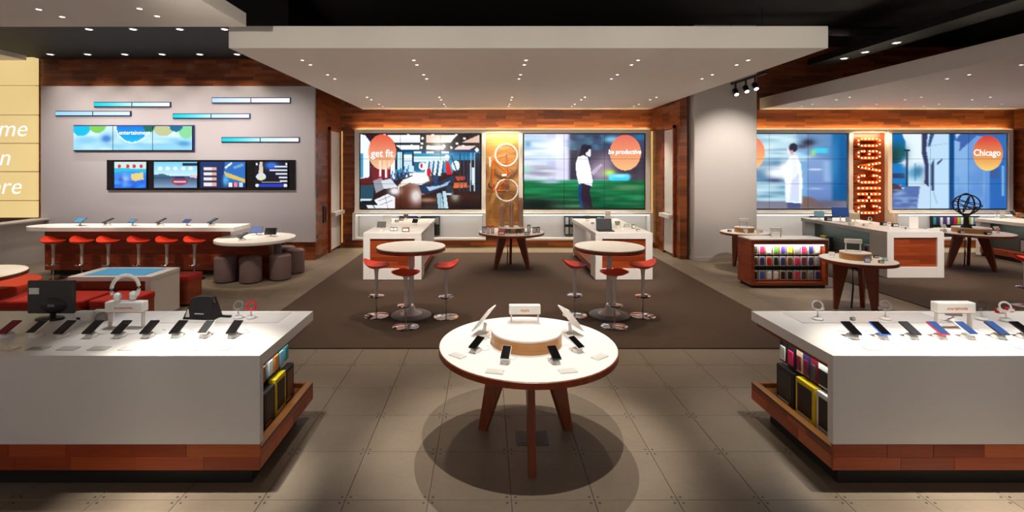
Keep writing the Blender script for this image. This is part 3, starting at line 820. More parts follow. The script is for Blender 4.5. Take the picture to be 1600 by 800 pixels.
# golden wood panel behind the bicycle
mb = MB(); mb.box(-.01, .83, WB - .03, WB - .002, .25, 2.955)
tag(mb.build('wood_panel', 'wood_gold'), 'golden wood panel behind the orange bicycle', 'wall panel')

# ---- left wall: light bars and two screen rows
GY = WL - .075
def grad_bar(px0, px1, py0, py1, cA, cB, cC, label):
    a = at(px0, py0, GY); b_ = at(px1, py1, GY)
    t = thing('light_bar', label, 'light bar', ((a[0] + b_[0]) / 2, GY, (a[2] + b_[2]) / 2), 0, 'light bars on the grey wall')
    w = (b_[0] - a[0]) / 2; h = (a[2] - b_[2]) / 2
    MB().box(-w - .01, w + .01, -.012, .003, -h - .01, h + .01).build('housing', 'c_navy', t)
    p = Paint(0, 0, 100, 10, 61, 5, cB)
    p.rect(0, 0, 50, 10, cA, cB, ax='x'); p.rect(50, 0, 100, 10, cB, cC, ax='x')
    picture_panels(p, -w, w, -h, h, -.03, 2, 1, t, .02, 'light_segment')
CYN, PALE, WHT = (0, 214, 226), (196, 244, 248), (250, 255, 255)
grad_bar(148, 267, 160, 167, CYN, PALE, WHT, 'cyan to white light bar, upper left of the grey wall')
grad_bar(88, 205, 174, 181, (150, 210, 245), (196, 232, 250), (226, 248, 252), 'pale blue light bar at far left of the grey wall')
grad_bar(332, 454, 153, 161, (190, 224, 246), (236, 246, 252), WHT, 'white light bar, highest at right of the grey wall')
grad_bar(271, 391, 178, 185, CYN, PALE, WHT, 'cyan to white light bar right of the entertainment screens')
grad_bar(347, 468, 215, 222, CYN, PALE, WHT, 'cyan to white light bar, lowest at right of the grey wall')
def pic_ent():
    p = Paint(0, 0, 185, 38, 121, 27, (190, 232, 244))
    p.rect(0, 0, 185, 38, (206, 240, 246), (150, 214, 240)); p.streaks(0, 10, 185, 38, [(226, 250, 250), (110, 190, 236), (160, 220, 240)], 40, 4, 16, .7)
    p.soft(52, 20, 8, 6, (40, 110, 200), .8); p.soft(172, 28, 10, 4, (70, 150, 210), .8)
    p.ell(12, -2, 16, 18, (0, 190, 230)); p.ell(38, -3, 14, 14, (130, 206, 90)); p.ell(140, 0, 17, 16, (196, 200, 150)); p.ell(176, 0, 14, 20, (140, 220, 160)); p.ell(160, -2, 11, 11, (20, 110, 150))
    p.ell(92, 0, 27, 27, (236, 250, 252)); p.ell(92, 0, 25, 25, (20, 120, 220), (0, 190, 236)); p.ell(118, -2, 9, 12, (20, 110, 90))
    return p
t = thing('video_wall', 'wide cyan screen row with an entertainment circle on grey wall', 'video wall')
a = at(118, 197, GY); b_ = at(303, 235, GY)
MB().box(a[0] - .02, b_[0] + .02, GY - .03, GY + .004, b_[2] - .02, a[2] + .02).build('bezel', 'c_navy', t)
picture_panels(pic_ent(), a[0], b_[0], b_[2], a[2], GY - .062, 3, 1, t, .012)
x, y, z = at(210, 207.5, GY - .066); text('entertainment', .125, TX(x, y, z) @ FACE, 'white_letter', t, 0, .001, bold=.002, sx=.95)
t = thing('video_wall', 'black framed row of four game screens on grey wall', 'video wall')
a = at(169, 250, GY); b_ = at(462, 297, GY)
MB().box(a[0], b_[0], GY - .04, GY + .004, b_[2], a[2]).build('bezel', 'black_gloss', t)
def pic_game(k):
    p = Paint(0, 0, 100, 60, 61, 37, (20, 60, 140))
    if k == 0:
        p.rect(0, 0, 100, 60, (70, 206, 240), (20, 70, 220)); p.rect(0, 0, 100, 16, (210, 226, 226)); p.poly([(0, 14), (100, 16), (100, 24), (40, 20), (0, 24)], (40, 190, 220))
        for x in (16, 42, 62, 84): p.ell(x, 10, 5, 5, (214, 50, 50))
        p.soft(30, 44, 20, 14, (190, 220, 250), .8); p.soft(20, 46, 9, 14, (30, 70, 200), .8); p.poly([(52, 28), (90, 24), (92, 40), (66, 44), (54, 42)], (226, 206, 130))
        p.streaks(0, 44, 100, 60, [(60, 170, 250), (20, 50, 190)], 16, 4, 16, .6)
    elif k == 1:
        p.rect(0, 0, 100, 32, (120, 206, 236), (200, 234, 244)); p.poly([(0, 30), (20, 27), (40, 33), (50, 36), (100, 30), (100, 60), (0, 60)], (60, 100, 130)); p.poly([(0, 34), (100, 36), (100, 60), (0, 60)], (50, 80, 110), (130, 160, 190))
        for x in (14, 32, 50, 68, 85): p.ell(x, 15, 5, 4, (236, 248, 252))
        p.rect(66, 3, 100, 9, (20, 40, 70)); p.ell(60, 44, 20, 10, (150, 60, 84)); p.poly([(44, 40), (52, 32), (68, 32), (76, 40)], (40, 50, 100)); p.rect(46, 44, 74, 48, (220, 190, 210)); p.poly([(80, 34), (100, 28), (100, 38)], (236, 190, 200))
    elif k == 2:
        p.rect(0, 0, 100, 60, (20, 50, 110), (16, 40, 90)); p.poly([(55, 0), (100, 0), (100, 50), (50, 44)], (40, 110, 190)); p.poly([(52, 22), (100, 40), (100, 48), (56, 34)], (220, 190, 90)); p.line(55, 14, 70, 2, 4, (236, 244, 252)); p.line(74, 14, 95, 6, 6, (120, 160, 210))
        for j in range(4): p.rect(8 + 0 * j, 12 + 12 * j, 36, 19 + 12 * j, (240, 226, 220)); p.rect(26, 12 + 12 * j, 36, 19 + 12 * j, (226, 170, 140))
        p.rect(62, 48, 70, 58, (236, 240, 246)); p.rect(74, 48, 82, 58, (236, 130, 140)); p.rect(86, 48, 94, 58, (180, 220, 250)); p.soft(56, 44, 6, 12, (90, 190, 240), .8)
    else:
        p.rect(0, 0, 100, 60, (10, 16, 40), (6, 10, 24)); p.poly([(14, 0), (22, 0), (26, 34), (10, 34)], (226, 206, 170)); p.ell(18, 34, 15, 8, (206, 226, 240)); p.ell(18, 36, 9, 7, (226, 216, 190))
        p.soft(50, 8, 20, 9, (60, 120, 230), .9); p.rect(2, 2, 8, 7, (230, 230, 250)); p.rect(92, 2, 98, 7, (230, 230, 250))
        for j, x in enumerate((60, 45, 62, 72, 76)): p.rect(x, 10 + 8 * j, 98, 13 + 8 * j, (226, 226, 240))
        p.rect(2, 51, 98, 57, (30, 60, 190)); p.ell(6, 54, 5, 4, (236, 240, 250)); p.ell(92, 54, 5, 4, (236, 240, 250)); p.rect(20, 46, 80, 48, (170, 160, 150))
    return p
for k, (xa, xb) in enumerate(((182.5, 232), (244, 311), (316, 386), (401, 452))):
    a2 = at(xa, 253, GY); b2 = at(xb, 293.5, GY)
    picture_panels(pic_game(k), a2[0], b2[0], b2[2], a2[2], GY - .072, 1, 1, t, 0)

# ================================================================== BICYCLE AND LETTER SIGN
t = thing('bicycle', 'orange bicycle with white tyres hung on the lit wood panel', 'bicycle', (0, 0, 0))
BY = WB - .2
def bp(zx, zy, dy=0):
    x, y, z = at(zx / 4 + 740, zy / 4 + 190, BY); return (x, BY + dy, z)
HUBR, HUBF = bp(204, 210), bp(207, 430)
for nm, hub in (('wheel', HUBR), ('wheel', HUBF)):
    w = MB(); w.torus(.282, .024, 40, 8, M=TX(*hub) @ RX(90)); w = w.build(nm, 'white_plastic', t, True)
    r = MB(); r.torus(.262, .009, 36, 6, M=TX(*hub) @ RX(90)); r.build('rim', 'steel', w, True)
    s_ = MB()
    for k in range(14):
        a = 2 * PI * k / 14
        s_.tube([hub, (hub[0] + .26 * math.cos(a), hub[1] + .012 * (-1) ** k, hub[2] + .26 * math.sin(a))], .0022, 4)
    s_.build('spokes', 'steel', w)
    MB().lathe([(.022, -.04), (.022, .04)], 12, M=TX(*hub) @ RX(90)).build('hub', 'chrome', w, True)
fr = MB()
SC, BB, HD, HD2 = bp(125, 240), bp(222, 338), bp(118, 405), bp(130, 435)
for a, b_, r in ((SC, BB, .022), (SC, HD, .022), (BB, HD2, .024), (SC, HUBR, .014), (BB, HUBR, .016), (HD, HD2, .024), (HD2, HUBF, .018)):
    fr.tube([a, b_], r, 8)
fr.build('frame', 'orange_frame', t, True)
SD = bp(102, 246)
MB().tube([SC, SD], .011, 8).build('seat_post', 'steel', t, True)
MB().add([(SD[0] - .03, SD[1] - .07, SD[2] + .1), (SD[0] - .03, SD[1] + .07, SD[2] + .1), (SD[0] - .02, SD[1] + .03, SD[2] - .15), (SD[0] - .02, SD[1] - .03, SD[2] - .15),
          (SD[0] + .03, SD[1] - .05, SD[2] + .09), (SD[0] + .03, SD[1] + .05, SD[2] + .09), (SD[0] + .02, SD[1] + .02, SD[2] - .14), (SD[0] + .02, SD[1] - .02, SD[2] - .14)],
         [(0, 1, 2, 3), (4, 7, 6, 5), (0, 4, 5, 1), (1, 5, 6, 2), (2, 6, 7, 3), (3, 7, 4, 0)]).build('saddle', 'white_plastic', t)
hb = bp(96, 385)
MB().tube([HD, hb], .011, 8).build('stem', 'steel', t, True)
for s_ in (-1, 1):
    MB().tube([hb, (hb[0], BY + s_ * .1, hb[2]), (hb[0] + .005, BY + s_ * .11, hb[2] - .1), (hb[0] + .1, BY + s_ * .11, hb[2] - .13), (hb[0] + .13, BY + s_ * .11, hb[2] - .05)], .012, 8).build('handlebar', 'black', t, True)
MB().torus(.075, .008, 24, 6, M=TX(*BB) @ TX(0, -.03, 0) @ RX(90)).build('chainring', 'chrome', t, True)
cr = MB(); cr.tube([(BB[0], BY - .05, BB[2]), (BB[0] + .1, BY - .05, BB[2] + .1)], .009, 6); cr.tube([(BB[0], BY + .05, BB[2]), (BB[0] - .1, BY + .05, BB[2] - .1)], .009, 6)
cr.box(BB[0] + .06, BB[0] + .15, BY - .1, BY - .06, BB[2] + .09, BB[2] + .115)
cr.build('crank', 'chrome', t)
mb = MB(); mb.bbox(BB[0] - .19, BB[0] - .06, BY - .05, BY + .05, BB[2] - .02, BB[2] + .04, .01); mb.build('bottle', 'white_plastic', t)

# marquee letters
t = thing('letter_sign', 'orange CHICAGO marquee sign with glowing bulbs, set vertically', 'sign', (0, 0, 0))
MB().box(9.52, 10.36, WB - .03, WB - .005, .5, 2.95).build('back_board', 'leg_wood', t)
LX0, LX1 = at(1341, 300, WB - .2)[0], at(1374, 300, WB - .2)[0]   # letter tops to the left
zt, zb = at(0, 213, WB - .2)[2], at(0, 337, WB - .2)[2]
Lh = LX1 - LX0
GL = {  # strokes in a unit cell: u along reading direction, v up the letter
 'C': [[(.85, .72), (.85, .85), (.7, 1), (.3, 1), (.15, .85), (.15, .15), (.3, 0), (.7, 0), (.85, .15), (.85, .28)]],
 'H': [[(.15, 0), (.15, 1)], [(.85, 0), (.85, 1)], [(.15, .5), (.85, .5)]],
 'I': [[(.5, 0), (.5, 1)]],
 'A': [[(.1, 0), (.5, 1), (.9, 0)], [(.28, .35), (.72, .35)]],
 'G': [[(.85, .72), (.85, .85), (.7, 1), (.3, 1), (.15, .85), (.15, .15), (.3, 0), (.7, 0), (.85, .15), (.85, .48), (.55, .48)]],
 'O': [[(.15, .15), (.3, 0), (.7, 0), (.85, .15), (.85, .85), (.7, 1), (.3, 1), (.15, .85), (.15, .15)]]}
wid = {'C': 1, 'H': 1, 'I': .5, 'A': 1, 'G': 1, 'O': 1}
tot = sum(wid[c] for c in 'CHICAGO'); u0 = 0
for ch in 'CHICAGO':
    cw = (zt - zb) / tot * wid[ch]
    def lp(u, v, dy):                   # u upward along the wall, v to the left
        return (LX1 - v * Lh, WB - .2 + dy, zb + u0 + (.5 + (u - .5) * .78) * cw)
    body = MB(); bulbs = []
    for st in GL[ch]:
        for (ua, va), (ub, vb) in zip(st[:-1], st[1:]):
            a, b_ = Vector(lp(ua, va, 0)), Vector(lp(ub, vb, 0))
            d = (b_ - a); L = d.length; d.normalize(); n = Vector((-d.z, 0, d.x)) * .038
            e = d * .03
            q = [a - e + n, b_ + e + n, b_ + e - n, a - e - n]
            body.add([tuple(p) for p in q] + [(p.x, p.y + .17, p.z) for p in q], [(0, 1, 2, 3), (7, 6, 5, 4), (0, 4, 5, 1), (1, 5, 6, 2), (2, 6, 7, 3), (3, 7, 4, 0)])
            m = max(1, round(L / .1))
            for k in range(m + 1):
                p = a + (b_ - a) * (k / m)
                if all((p - q_).length > .07 for q_ in bulbs): bulbs.append(p)
    lo = body.build('letter', 'marquee_orange', t)
    bm_ = MB()
    for p in bulbs:
        bm_.lathe([(.008, -.004), (.02, .006), (.018, .018), (.008, .026)], 8, M=TX(p.x, p.y - .002, p.z) @ RX(90))
    bm_.build('bulbs', 'bulb', lo, True)
    u0 += cw
area(10.0, WB - .6, 1.75, .3, 1.8, 6, (1, .5, .15), (math.radians(90), 0, 0))  # unseen orange lamp added before the sign, brightens the letter faces

# ================================================================== SMALL DEVICES
def make_phone(name, label, scr='black_gloss', edge='black', w=.068, L=.135, tilt=24, h0=.045):
    t = thing(name, label, 'phone')
    b = MB(); b.lathe([(.034, 0), (.036, .006), (.033, .02), (.022, .03), (.01, .033)], 18, M=Matrix.Diagonal((1.05, 1.25, 1, 1))); b.build('stand_base', 'white_plastic', t, True)
    MB().tube([(0, 0, .025), (0, .008, h0 + .012)], .014, 10).build('stand_neck', 'white_plastic', t, True)
    X = TX(0, .012, h0 + .02) @ RX(tilt)
    hs = MB(); hs.bbox(-w / 2, w / 2, -L / 2, L / 2, -.0055, .0045, .003, M=X); hs = hs.build('handset', edge, t)
    MB().box(-w / 2 + .003, w / 2 - .003, -L / 2 + .004, L / 2 - .004, .0045, .0056, M=X).build('screen', scr, hs)
    MB().tube([(.02, .035, .008), (.05, .05, .004), (.07, .09, .004), (.04, .13, .004), (0, .15, .003)], .0025, 5).build('cable', 'white_plastic', t, True)
    return t
def make_tablet(name, label, scr='black_gloss', edge='black', w=.24, L=.17, tilt=55, cat='tablet'):
    t = thing(name, label, cat)
    MB().lathe([(.05, 0), (.05, .008), (.02, .014)], 18).build('stand_base', 'white_plastic', t, True)
    MB().tube([(0, .0, .01), (0, .012, .09)], .014, 10).build('stand_neck', 'white_plastic', t, True)
    X = TX(0, .0, .06 + L * .3) @ RX(tilt)
    hs = MB(); hs.bbox(-w / 2, w / 2, -L / 2, L / 2, -.005, .005, .004, M=X); hs = hs.build('tablet_body', edge, t)
    MB().box(-w / 2 + .012, w / 2 - .012, -L / 2 + .012, L / 2 - .012, .005, .006, M=X).build('screen', scr, hs)
    MB().tube([(.0, .03, .01), (.06, .06, .004), (.08, .1, .004)], .003, 5).build('cable', 'white_plastic', t, True)
    return t
def make_card(name, label):
    t = thing(name, label, 'info card')
    MB().bbox(-.06, .06, -.035, .035, 0, .006, .003).build('card_plate', 'acrylic', t)
    MB().box(-.05, .05, -.03, -.022, .006, .0065).build('printed_line', 'light_grey', t)
    MB().box(-.05, .02, -.005, .003, .006, .0065).build('printed_line', 'light_grey', t)
    return t
def make_sign(name, label, w=.24, leg=.11, hh=.065, dd=.05, txt=None, loc=(0, 0, 0), rz=0):
    t = thing(name, label, 'sign', loc, rz)
    blk = MB(); blk.bbox(-w / 2, w / 2, -dd / 2, dd / 2, leg, leg + hh, .006); blk = blk.build('sign_block', 'white_plastic', t)
    MB().box(-w / 2 + .004, w / 2 - .004, -dd / 2 + .003, dd / 2 - .003, leg - .004, leg).build('wood_underside', 'drum_wood', t)
    for s_ in (-1, 1):
        MB().bbox(s_ * (w / 2 - .018) - .006, s_ * (w / 2 - .018) + .006, -.016, .016, 0, leg - .004, .002).build('leg', 'acrylic', t)
    if txt:
        text(txt, .03, TX(0, -dd / 2 - .0005, leg + hh * .45) @ FACE, 'orange_ink', blk, 0, .0006, bold=.0004)
    return t
def gadget(kind, loc, label, rz=0, mat='black', mat2='white_plastic', s=1):
    """small display devices for the far tables"""
    t = None
    if kind == 'speaker':
        t = thing('speaker', label, 'speaker', loc, rz)
        MB().lathe([(.04 * s, 0), (.045 * s, .01), (.045 * s, .09 * s), (.035 * s, .1 * s)], 16).build('body', mat, t, True)
        MB().lathe([(.046 * s, .02), (.046 * s, .075 * s)], 16).build('grille', 'dark_grey', t, True)
    elif kind == 'box':
        t = thing('gadget_box', label, 'gadget', loc, rz)
        MB().bbox(-.06 * s, .06 * s, -.04 * s, .04 * s, 0, .07 * s, .008).build('body', mat, t)
        MB().box(-.045 * s, .045 * s, -.042 * s, -.039 * s, .015 * s, .055 * s).build('front_label', mat2, t)
    elif kind == 'laptop':
        t = thing('laptop', label, 'laptop', loc, rz)
        MB().bbox(-.15, .15, -.1, .1, 0, .014, .004).build('keyboard_base', mat, t)
        l = MB(); l.bbox(-.15, .15, -.006, .006, 0, .21, .004, M=TX(0, .1, .014) @ RX(-15)); l = l.build('lid', mat, t)
        MB().box(-.14, .14, -.0075, -.006, .012, .2, M=TX(0, .1, .014) @ RX(-15)).build('screen', 'screen_dim', l)
    elif kind == 'case':
        t = thing('phone_case', label, 'phone case', loc, rz)
        MB().bbox(-.036, .036, -.012, .012, 0, .13 * s, .008).build('shell', mat, t)
        MB().box(-.028, .028, -.0135, -.011, .012, .11 * s).build('card_insert', mat2, t)
    elif kind == 'dock':
        t = thing('docked_device', label, 'gadget', loc, rz)
        MB().lathe([(.045 * s, 0), (.05 * s, .01), (.03 * s, .02), (.012 * s, .03)], 16).build('dock', mat2, t, True)
        MB().tube([(0, 0, .02), (0, .02, .07 * s)], .01, 8).build('arm', mat2, t, True)
        MB().bbox(-.07 * s, .07 * s, -.006, .006, -.05 * s, .05 * s, .005, M=TX(0, .015, .1 * s) @ RX(-30)).build('device', mat, t)
    elif kind == 'pod':
        t = thing('earphone_pod', label, 'earphones', loc, rz)
        MB().lathe([(.03 * s, 0), (.032 * s, .008), (.024 * s, .02)], 14).build('puck', mat2, t, True)
        MB().tube([(0, 0, .015), (0, .01, .07 * s)], .006, 6).build('stem', mat2, t, True)
        MB().torus(.03 * s, .007, 20, 6, M=TX(0, .01, .09 * s) @ RX(70)).build('band', mat, t, True)
        for q in (-1, 1):
            MB().lathe([(.012, -.008), (.014, 0), (.01, .01)], 10, M=TX(q * .03 * s, .012, .07 * s) @ RY(90)).build('earpiece', mat, t, True)
    elif kind == 'stack':
        t = thing('acrylic_holder', label, 'holder', loc, rz)
        MB().bbox(-.05 * s, .05 * s, -.02, .02, 0, .012, .003).build('foot', 'acrylic', t)
        MB().bbox(-.05 * s, .05 * s, .005, .012, .012, .16 * s, .002).build('upright', mat, t)
    return t

# ================================================================== FRONT KIOSKS
KT = .88; KY0, KY1 = 3.147, 4.117
def kiosk(label, xe, s, L):
    """xe: end towards the aisle, s: direction of the body (-1 left, +1 right), L: length"""
    t = thing('display_kiosk', label, 'kiosk', (xe, KY0, 0))
    D = KY1 - KY0
    def bx(m, a, b_, *r, **k):          # a,b measured from the aisle end inward
        x0, x1 = sorted((s * a, s * b_)); return m.bbox(x0, x1, *r, **k)
    m = MB(); m.prism([(0, .312), (0, KT), (D, KT), (D, .805), (.05, .805), (.05, .312)], *sorted((0, s * L)), 'x'); m.build('waterfall_top', 'white_laminate', t)
    m = MB(); bx(m, .03, L, .05, D - .03, .765, .805, .003); m.build('header_board', 'wood_red_y', t)
    m = MB(); bx(m, .22, L, .05, D - .14, .25, .765, .003); m.build('core', 'wood_red_y', t)
    m = MB(); bx(m, .205, .22, .06, D - .16, .27, .76, .001); m.build('rack_board', 'black', t)
    #
    m = MB(); bx(m, .10, .13, .08, D - .2, .752, .7635, .002); m.build('led_strip', 'led_niche', t)
    area(xe + s * .115, KY0 + .42, .748, .03, .62, 1.3, (.95, 1, .95), (0, math.radians(18 * s), 0))
    # tray base
    m = MB(); bx(m, .055, L, .02, D - .02, .15, .25, .003); m.build('tray_floor', 'wood_tray', t)
    m = MB(); bx(m, .0, .06, .02, D, .262, .285, .003); m.build('tray_rim', 'wood_tray', t)
    m = MB(); bx(m, .06, .4, D - .03, D, .25, .285, .003); m.build('tray_rim', 'wood_tray', t)
    m = MB(); bx(m, .1, L, .1, D - .1, 0, .145, .003); m.build('plinth', 'plinth', t)
    # staves of the front and end of the base
    rr = random.Random(4 if s < 0 else 9)
    for row, (z0, z1) in enumerate(((.145, .226), (.2275, .309))):
        x = 0
        while x < L - .01:
            l = min(rr.uniform(.28, .62), L - x)
            m = MB(); bx(m, x + .0008, x + l - .0008, .0 + rr.uniform(0, .0012), .02, z0, z1, .0015)
            m.build('stave', 'plank_%d' % rr.choice((0, 0, 1, 1, 2, 3)), t); x += l
        y = .021
        z1e = min(z1, .262)
        while y < D - .02:
            l = min(rr.uniform(.2, .4), D - y)
            m = MB(); x0, x1 = sorted((s * rr.uniform(0, .0012), s * .05)); m.bbox(x0, x1, y + .0008, y + l - .0008, z0, z1e, .0015)
            m.build('stave', 'plank_end_%d' % rr.choice((0, 1, 1, 2, 3)), t); y += l
    return t
KL, KR = -1.455, 2.225
kiosk('white front kiosk at left, with monitor and headphones on top', KL, -1, 3.9)
kiosk('white front kiosk at right, with the red phone on top', KR, 1, 3.6)

def pack(x, y, z, s, w, h, body, accent, label, group, d=.03):
    """hanging blister pack facing the aisle; s = +1 faces +X"""
    t = thing('accessory_pack', label, 'accessory pack', (x, y, z), 0 if s > 0 else PI, group)
    MB().bbox(-d, 0, -w / 2, w / 2, -h, 0, .003).build('card', body, t)
    MB().bbox(0, .008, -w / 2 + .012, w / 2 - .012, -h + .015, -h * .35, .003).build('product', accent, t)
    MB().tube([(-.031, 0, -.012), (.02, 0, -.012)], .0025, 5).build('peg', 'steel', t)
def carton(x, y, z, s, w, h, d, body, accent, label, group, edge=None):
    t = thing('product_box', label, 'product box', (x, y, z), 0 if s > 0 else PI, group)
    MB().bbox(-d, 0, -w / 2, w / 2, 0, h, .003).build('carton', body, t)
    MB().bbox(0, .003, -w / 2 + .025, w / 2 - .025, h * .12, h * .88, .001).build('front_print', accent, t)
    MB().box(.0, .002, -w / 2 + .02, w / 2 - .06, h * .04, h * .09).build('printed_strip', edge or 'white_plastic', t)
# left rack: faces +X at X = KL - .2
RX0 = KL - .13
LP = [(3.27, 'white_plastic', 'c_red', 'white and red'), (3.38, 'c_purple', 'c_navy', 'purple'), (3.48, 'c_orange', 'c_brown', 'orange'), (3.59, 'c_lightblue', 'white_plastic', 'pale blue'),
      (3.69, 'c_beige', 'c_orange', 'beige and orange'), (3.78, 'c_teal', 'c_lightblue', 'teal'), (3.88, 'c_lightblue', 'c_teal', 'light turquoise')]
for y, a, b_, n in LP:
    pack(RX0, y, .735, 1, .085, .18, a, b_, '%s accessory pack hanging in the left kiosk end rack' % n, 'packs in the left kiosk rack')
carton(RX0 + .03, 3.33, .252, 1, .15, .24, .055, 'c_orange', 'c_red', 'orange and red box nearest in the left kiosk tray', 'boxes in the left kiosk tray')
carton(RX0 + .035, 3.51, .252, 1, .17, .25, .055, 'black', 'dark_grey', 'black box with orange strip in the left kiosk tray', 'boxes in the left kiosk tray', 'c_orange')
carton(RX0 + .035, 3.70, .252, 1, .18, .27, .055, 'c_yellow', 'black', 'yellow edged black box in middle of the left kiosk tray', 'boxes in the left kiosk tray')
carton(RX0 + .03, 3.88, .252, 1, .16, .26, .055, 'black', 'c_brown', 'black and brown box farthest in the left kiosk tray', 'boxes in the left kiosk tray', 'c_yellow')
# right rack: faces -X
RX1 = KR + .13
RPK = [(3.28, 'white_plastic', 'c_grey', 'white and grey', .11), (3.42, 'white_plastic', 'black', 'white with black figure', .12), (3.53, 'c_maroon', 'dark_grey', 'dark red striped', .07), (3.61, 'c_navy', 'c_maroon', 'navy striped', .07), (3.69, 'c_beige', 'c_maroon', 'beige striped', .07),
       (3.79, 'black', 'c_pink', 'black and pink', .09), (3.89, 'black', 'white_plastic', 'black and white', .09)]
for y, a, b_, n, w in RPK:
    pack(RX1, y, .735, -1, w, .19, a, b_, '%s accessory pack hanging in the right kiosk end rack' % n, 'packs in the right kiosk rack')
carton(RX1 - .03, 3.37, .252, -1, .17, .27, .055, 'white_plastic', 'black', 'white box with a black tablet picture in the right kiosk tray', 'boxes in the right kiosk tray', 'c_grey')
carton(RX1 - .035, 3.575, .252, -1, .21, .27, .055, 'c_yellow', 'black', 'yellow edged black box in the right kiosk tray', 'boxes in the right kiosk tray')
carton(RX1 - .03, 3.82, .252, -1, .22, .27, .055, 'black', 'dark_grey', 'plain black box farthest in the right kiosk tray', 'boxes in the right kiosk tray')

# ---- phones and cards on the kiosks
ph = None
LPH = [(12, 'c_maroon', 'dark red'), (56, 'white_plastic', 'black'), (99, 'black', 'black'), (143, 'black', 'black'), (188, 'black', 'black'), (232, 'black', 'black'), (277, 'black', 'black'), (321, 'white_plastic', 'blue-black'), (365, 'black', 'black')]
ph0 = make_phone('display_phone', 'x')
used = False
def put_phone(loc, rz, label, group, scr, edge, sc=1):
    global used
    if not used:
        o = ph0; o.location = loc; o.rotation_euler = (0, 0, rz); o['label'] = label; o['group'] = group; used = True
    else:
        o = dup(ph0, loc, rz, label, group)
    if sc != 1: o.scale = (sc,) * 3
    if edge != 'black': recolor(o, 'handset', edge)
    if scr != 'black_gloss': recolor(o, 'screen', scr)
    return o
for i in range(len(LPH) - 1, -1, -1):
    px, e, n = LPH[i]; k = len(LPH) - 1 - i
    x, y, z = on(px, 526, KT)
    scr = 'screen_dim' if i == 7 else ('c_maroon' if i == 0 else 'black_gloss')
    put_phone((x, y, KT), 0, 'tilted %s phone, left kiosk, %s from the aisle end' % (n, ORD[k]), 'phones on the left kiosk', scr, e)
RPH = [(1332, 'black', 'black_gloss', 'black'), (1377, 'c_blue', 'black_gloss', 'blue edged'), (1424, 'black', 'screen_dim', 'dark screened'), (1468, 'c_red', 'screen_blue', 'red cased'),
       (1512, 'white_plastic', 'screen_blue', 'white edged blue screened'), (1560, 'black', 'screen_blue', 'black edged blue screened'), (1600, 'black', 'black_gloss', 'black')]
for i, (px, e, scr, n) in enumerate(RPH):
    x, y, z = on(px, 528, KT)
    put_phone((x, y, KT), 0, 'tilted %s phone, right kiosk, %s from the aisle end' % (n, ORD[i]), 'phones on the right kiosk', scr, e)
cd0 = make_card('info_card', 'x'); cused = False
def put_card(loc, rz, label, group):
    global cused
    if not cused:
        o = cd0; o.location = loc; o.rotation_euler = (0, 0, rz); o['label'] = label; o['group'] = group; cused = True
    else: o = dup(cd0, loc, rz, label, group)
    return o
for i, px in enumerate((346, 300, 252, 203, 155, 107, 60, 12)):
    x, y, z = on(px, 545, KT)
    o = put_card((x, y, KT), 0, 'flat clear info card on the left kiosk, %s from the aisle end' % ORD[i], 'info cards on the left kiosk')
    if i in (4, 5, 6): recolor(o, 'card_plate', 'light_grey')
    if i == 6: recolor(o, 'printed_line', 'black')
for i, px in enumerate((1365, 1413, 1463, 1515, 1560, 1606)):
    x, y, z = on(px, 545, KT)
    put_card((x, y, KT), 0, 'flat clear info card on the right kiosk, %s from the aisle end' % ORD[i], 'info cards on the right kiosk')

# ---- larger things on the left kiosk
x, y, z = on(78, 499, KT)
t = thing('monitor', 'black monitor seen from behind with a white sticker, on left kiosk', 'monitor', (x, y, KT), 0)
MB().lathe([(.105, 0), (.11, .006), (.1, .016), (.03, .022)], 24, M=Matrix.Diagonal((1, .6, 1, 1))).build('stand_base', 'black', t, True)
MB().tube([(0, .03, .012), (0, .025, .1)], .02, 10).build('stand_neck', 'black', t, True)
bd = MB(); bd.bbox(-.187, .187, .0, .035, .045, .305, .01); bd = bd.build('housing', 'dark_grey', t)
MB().bbox(-.175, .175, .034, .038, .057, .293, .002).build('screen', 'black_gloss', bd)
MB().lathe([(.09, -.02), (.1, 0), (.06, .02)], 24, M=TX(.03, 0, .11) @ RX(90) @ Matrix.Diagonal((1.1, .62, 1, 1))).build('rear_bulge', 'black', bd, True)
MB().box(-.165, -.085, -.003, .001, .2, .25).build('sticker', 'white_plastic', bd)
MB().box(.0, .055, -.024, -.018, .105, .125).build('port_plate', 'mid_grey', bd)
x, y, z = on(198, 512, KT)
make_sign('topic_sign', 'white block sign on legs carrying the headphones, left kiosk', .285, .125, .075, .07, 'accessories', (x, y, KT))
t = thing('headphones', 'white over-ear headphones standing on the left kiosk sign', 'headphones', (x - .01, y, KT + .2), math.radians(25))
MB().tube([(.085 * math.cos(a), 0, .095 + .1 * math.sin(a)) for a in [math.radians(d) for d in range(-35, 216, 14)]], .013, 8).build('headband', 'white_plastic', t, True)
for s_ in (-1, 1):
    c = MB(); c.lathe([(.03, -.02), (.036, -.008), (.034, .012), (.02, .02)], 18, M=TX(s_ * .052, 0, .038) @ RY(90 * s_) @ Matrix.Diagonal((1, .9, 1, 1))); c = c.build('ear_cup', 'white_plastic', t, True)
    MB().lathe([(.018, -.03), (.028, -.024), (.028, -.018)], 16, M=TX(s_ * .052, 0, .038) @ RY(90 * s_)).build('cushion', 'light_grey', c, True)
x, y, z = on(150, 500, KT)
t = thing('wireless_speaker', 'white angular gadget with looping white cable beside the monitor', 'gadget', (x - .08, y, KT), 0)
MB().bbox(-.07, .07, -.03, .03, 0, .07, .01).build('body', 'white_plastic', t); MB().box(-.05, -.02, -.032, -.029, .012, .03).build('buttons', 'black', t)
t = thing('display_clamp', 'grey domed security holder between the monitor and white sign', 'holder', (x + .06, y - .02, KT), 0)
MB().lathe([(.045, 0), (.045, .03), (.03, .06), (.008, .07)], 18).build('dome', 'mid_grey', t, True)
